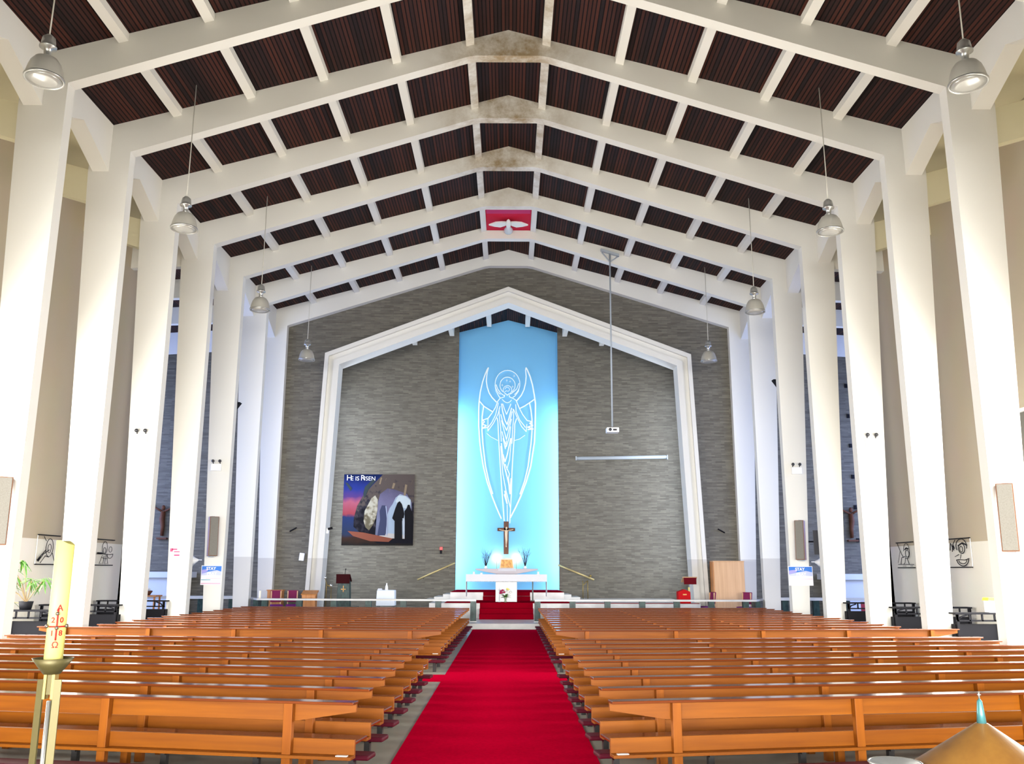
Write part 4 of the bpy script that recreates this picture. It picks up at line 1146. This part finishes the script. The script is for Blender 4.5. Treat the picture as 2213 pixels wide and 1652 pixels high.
MB().box(-0.55, 0.1, -0.2, 0.2, 0, 1.08).build('body', brwood, o, bevel=0.01)
MB().box(-0.58, 0.13, -0.23, 0.22, 1.08, 1.12).build('top', brwood, o)
o = thing('pillar_candle', 'cream pillar candle on the left end of the rail', 'candle', (-9.95, 36.45, 1.08))
MB().lathe([(0.001, 0), (0.045, 0), (0.045, 0.3), (0.001, 0.3)], seg=14).build('wax', mat('cream_wax', (0.85, 0.78, 0.62), 0.5), o)
MB().tube([(0, 0, 0.3), (0, 0, 0.33)], 0.004, 5).build('wick', dark_m, o)

# small wall fittings
o = thing('alarm_sounder', 'small red alarm on the brick wall right of the banner', 'alarm', (-3.35, 45.28, 3.22))
MB().box(-0.08, 0.08, -0.1, 0, -0.02, 0.14).build('body', red_pl, o, bevel=0.01)
MB().box(-0.06, 0.04, -0.09, 0, -0.2, -0.02).build('base', black_m, o)
o = thing('control_box', 'white tilted box on the brick beside the left arch leg', 'box', (-9.30, 40.68, 2.78))
MB().obox((0, -0.06, 0), (0.22, 0.12, 0.34), (0, R(6), 0)).build('body', plastic_w, o, bevel=0.01)
MB().box(-0.05, 0.05, -0.02, 0.05, -0.05, 0.05).build('mount', grey_m, o)
for s in (-1, 1):
    o = thing('wall_bracket', 'thin black bracket on the brick %s of the chancel arch' % ('left' if s < 0 else 'right'), 'bracket', (s * 9.75, 40.7, 4.0), 0, 'thin black wall brackets')
    MB().tube([(s * 0.18, 0, -0.08), (-s * 0.14, -0.1, 0.08)], 0.03, 6).build('arm', black_m, o)
o = thing('arch_spotlight', 'small black spotlight on the inner edge of the left arch leg', 'spotlight', (-8.12, 40.6, 4.05))
MB().obox((0.05, 0, 0), (0.2, 0.12, 0.1), (0, R(-15), 0)).build('head', black_m, o)
MB().box(-0.13, -0.02, 0, 0.06, -0.22, 0.02).build('bracket', plastic_w, o)

# transept furnishings seen between the columns
for s in (-1, 1):
    sd = 'left' if s < 0 else 'right'
    o = thing('side_altar_crucifix', 'carved crucifix figure on the %s transept brick wall' % sd, 'crucifix', (s * 15.72, 40.66, 4.3), 0, 'carved figures in the transepts')
    b = MB().tube([(0, -0.1, -0.6), (s * -0.03, -0.12, -0.2), (s * 0.04, -0.12, 0.15), (0, -0.1, 0.5)], [0.05, 0.08, 0.10, 0.09], 10)
    b.ball((0, -0.12, 0.66), 0.1, 10, 8, (0.9, 1, 1.2))
    for q in (-1, 1):
        b.tube([(q * 0.06, -0.1, 0.5), (q * 0.3, -0.1, 0.62), (q * 0.55, -0.08, 0.78)], [0.05, 0.04, 0.03], 8)
    b.build('figure', bronze, o)
    MB().box(-0.05, 0.05, -0.06, 0.06, -0.6, 0.5).build('mounting', bronze, o)
    MB().box(-0.2, 0.25, -0.15, 0.06, -0.76, -0.68).build('shelf', bronze, o)
    b = MB()
    # ledges of the side altar
    o = thing('side_altar', 'pale stone side altar ledge in the %s transept' % sd, 'altar', (s * 15.8, 40.1, 0), 0, 'side altars in the transepts')
    MB().box(-1.8, 1.8, -0.4, 0.55, 1.85, 2.1).build('upper_ledge', mat('bluish_marble', (0.62, 0.66, 0.74), 0.4), o)
    MB().box(-1.5, 1.5, -0.2, 0.55, 0, 1.85).build('body', M('bluish_marble'), o)
    o = thing('transept_rail', 'white rail on green posts in the %s transept' % sd, 'altar rail', (s * 13.6, 38.2, 0), 0, 'transept altar rails')
    MB().box(-2.3, 2.3, -0.15, 0.15, 1.0, 1.12).build('rail_top', marble_w, o)
    for i in range(4):
        MB().box(-2.0 + 1.3 * i, -1.75 + 1.3 * i, -0.1, 0.1, 0, 1.0).build('post', marble_g, o)
# little black vents in the transept brick
for s, cols in ((-1, (16.32,)), (1, (14.3, 16.0))):
    for i, z in enumerate((10.8, 9.35, 7.95, 6.5, 5.1, 3.6)):
        for x in cols:
            tag(MB().box(-0.06, 0.06, -0.05, 0.02, -0.09, 0.09).build('wall_vent', black_m, loc=(s * x, 40.71, z)),
                'tiny black vent in %s transept brick, %s%s from the top' % ('left' if s < 0 else 'right', '' if s < 0 else ('inner column, ' if x < 15 else 'outer column, '), ORD[i]), 'vent', 'tiny black vents')
o = thing('flower_basket', 'dark bowl of white flowers on the left side altar table', 'flowers', (-15.0, 37.5, 1.16))
MB().lathe([(0.001, 0), (0.2, 0), (0.3, 0.15), (0.28, 0.18), (0.001, 0.12)], seg=16).build('bowl', bronze, o)
b = MB()
for i in range(12):
    b.ball((rnd.uniform(-.22, .22), rnd.uniform(-.1, .1), 0.2 + rnd.uniform(0, .08)), 0.06, 8, 6)
b.build('blooms', flat('pale_blooms', (0.8, 0.82, 0.85)), o)
o = thing('side_table', 'brown wooden side table in the left transept under flowers', 'table', (-15.0, 37.5, 0))
MB().box(-0.6, 0.6, -0.35, 0.35, 1.1, 1.16).build('table_top', brwood, o)
for sx in (-0.52, 0.52):
    for sy in (-0.28, 0.28):
        MB().box(sx - 0.03, sx + 0.03, sy - 0.03, sy + 0.03, 0, 1.1).build('leg', brwood, o)
for s in (-1, 1):
    pass
for i in range(3):
    o = thing('transept_chair', 'red backed chair in the right transept, %s of three' % ['leftmost', 'middle', 'rightmost'][i], 'chair', (13.95 + 0.42 * i, 35.4, 0.0), 0, 'red chairs in the right transept')
    MB().box(-0.18, 0.18, -0.2, 0.2, 0.42, 0.48).build('seat', dk_red, o)
    MB().box(-0.18, 0.18, -0.22, -0.18, 0.6, 1.05).build('backrest', mat('rose_seat', (0.35, 0.03, 0.06), 0.7), o)
    for sx in (-0.16, 0.16):
        for sy in (-0.2, 0.18):
            MB().box(sx - 0.015, sx + 0.015, sy - 0.015, sy + 0.015, 0, 1.0 if sy < 0 else 0.42).build('leg', dark_m, o)

# ------------------------------------------------------------------ foreground: paschal candle on its stand
CX, CY = -2.16, 4.5
cs = thing('candle_stand', 'tall brass candle stand with flared cup at lower left', 'candle stand', (CX, CY, 0.6))
z0 = 1.775 - 0.6
MB().lathe([(0.001, z0 - 0.075), (0.038, z0 - 0.075), (0.066, z0 - 0.04), (0.095, z0), (0.09, z0), (0.062, z0 - 0.037), (0.001, z0 - 0.055)], seg=28).build('cup', old_brass, cs)
for a in (-0.02, 0.02):
    MB().box(a - 0.007, a + 0.007, -0.02, 0.02, z0 - 0.19, z0 - 0.07).build('socket_plate', brass, cs)
MB().box(-0.021, 0.021, -0.012, 0.02, z0 - 0.17, z0 - 0.07).build('socket', old_brass, cs)
for x, y, a in ((-0.041, -0.012, -12), (0.041, -0.012, 12), (0.0, 0.045, 90)):
    MB().obox((x, y, (z0 - 0.10) / 2 + 0.01), (0.034, 0.010, z0 - 0.12), (0, 0, R(a))).build('leg', old_brass, cs)
MB().tube([(0, 0, 0.05), (0, 0, z0 - 0.2)], 0.009, 10).build('rod', alu, cs)
MB().lathe([(0.001, 0), (0.17, 0), (0.16, 0.02), (0.001, 0.03)], seg=24).build('foot', old_brass, cs)
pc = thing('paschal_candle', 'thick pale yellow candle with red cross and 2018 in a brass cup', 'candle', (CX, CY, z0 + 0.6 - 0.055))
r_ = 0.043; Hc = 0.625
b = MB()
seg = 32
vs = []
for i, zz in enumerate((0, Hc)):
    for k in range(seg):
        a = 2 * math.pi * k / seg
        z = zz
        if i == 1:
            z = Hc - 0.022 * max(0.0, math.cos(a)) * 1.1 - 0.004
        vs.append((r_ * math.cos(a), r_ * math.sin(a), z))
vs.append((-0.012, 0, Hc - 0.012))
fs = [(k, (k + 1) % seg, (k + 1) % seg + seg, k + seg) for k in range(seg)] + [tuple(range(seg - 1, -1, -1))] + [(k + seg, (k + 1) % seg + seg, 2 * seg) for k in range(seg)]
b.add(vs, fs, True)
b.build('wax', wax, pc)
MB().tube([(-0.012, 0, Hc - 0.014), (-0.010, 0, Hc - 0.002)], 0.0015, 5).build('wick', dark_m, pc)
ca = math.atan2(-CY, -CX + 0.0675)     # direction towards the viewer side of the church
def on_candle(u, z, d=0.0):
    a = ca + u / r_
    return (math.cos(a) * (r_ + d), math.sin(a) * (r_ + d), z)
zc_ = 0.205
b = MB()
for u0, z_0, u1, z_1 in ((0, zc_ - 0.065, 0, zc_ + 0.085), (-0.036, zc_, 0.036, zc_)):
    pts = [on_candle(u0 + (u1 - u0) * q / 8, z_0 + (z_1 - z_0) * q / 8, 0.0008) for q in range(9)]
    b.tube(pts, 0.0042, 6)
b.build('red_cross', wax_red, pc)
for u, z in ((0, zc_ - 0.006), (-0.002, zc_ + 0.062), (-0.047, zc_ + 0.002), (0.047, zc_ + 0.002)):
    MB().ball(on_candle(u, z, 0.006), 0.0095, 12, 8).build('incense_stud', mat('stud_bronze', (0.16, 0.12, 0.09), 0.25, 0.7), pc)
def ctext(body, u, z, size):
    p = on_candle(u, z, 0.0012); a = ca + u / r_
    text('lettering', body, wax_red, pc, p, size, rot=(R(90), 0, a + R(90)), ext=0.0008, bold=0.0007)
ctext('A', 0.006, zc_ + 0.088, 0.042)
ctext('2', -0.019, zc_ + 0.030, 0.036); ctext('0', 0.019, zc_ + 0.030, 0.036)
ctext('1', -0.019, zc_ - 0.032, 0.036); ctext('8', 0.019, zc_ - 0.032, 0.036)
ctext('\u03a9', 0.0, zc_ - 0.088, 0.04)

# baptismal font with conical wooden cover at lower right
FX, FYY = 2.36, 4.5
ft = thing('baptismal_font', 'stone font whose conical wooden cover rises at lower right', 'font', (FX, FYY, 0.6))
MB().lathe([(0.001, 0), (0.32, 0), (0.3, 0.05), (0.16, 0.12), (0.16, 0.45), (0.27, 0.6), (0.30, 0.66), (0.001, 0.66)], seg=32).build('bowl', mat('grey_stone', (0.42, 0.44, 0.46), 0.5), ft)
MB().lathe([(0.318, 0.66), (0.318, 0.685), (0.31, 0.69), (0.028, 0.885), (0.001, 0.885)], seg=40).build('cover', wood('teak_cover', (0.22, 0.105, 0.02), (0.165, 0.072, 0.014), 0.45, 2, 0.1), ft)
MB().lathe([(0.001, 0.88), (0.022, 0.88), (0.018, 0.93), (0.012, 0.985), (0.001, 1.0)], seg=16).build('finial', mat('verdigris', (0.05, 0.17, 0.18), 0.35, 0.3), ft)
MB().tube([(0, 0, 1.0), (0, 0, 1.03)], 0.004, 6).tube([(-0.008, 0, 1.015), (0.01, 0, 1.015)], 0.003, 6).build('finial_cross', alu, ft)
o = thing('metal_basin', 'grey metal rimmed object beside the font at the bottom edge', 'basin', (1.925, 4.5, 0.6))
MB().lathe([(0.001, 0), (0.06, 0), (0.05, 0.4), (0.10, 0.62), (0.12, 0.705), (0.11, 0.71), (0.001, 0.69)], seg=24).build('basin', mat('silver_basin', (0.28, 0.30, 0.32), 0.35, 0.6), o)
MB().tube([(0.12 * math.cos(R(a)), 0.12 * math.sin(R(a)), 0.705) for a in range(0, 361, 20)], 0.006, 6, caps=False).build('rim', alu, o)
# corner of a wooden table at the lower left
o = thing('wooden_table', 'corner of a light wood table top at the lower left edge', 'table', (-2.75, 4.3, 0.6))
MB().box(-0.5, 0.36, -0.5, 0.12, 0.66, 0.70).build('table_top', wood('beech_top', (0.62, 0.36, 0.12), (0.52, 0.28, 0.09), 0.4, 0, 0.2), o, bevel=0.004)
for sx in (-0.45, 0.3):
    for sy in (-0.45, 0.06):
        MB().box(sx - 0.025, sx + 0.025, sy - 0.025, sy + 0.025, 0, 0.66).build('leg', M('beech_top'), o)
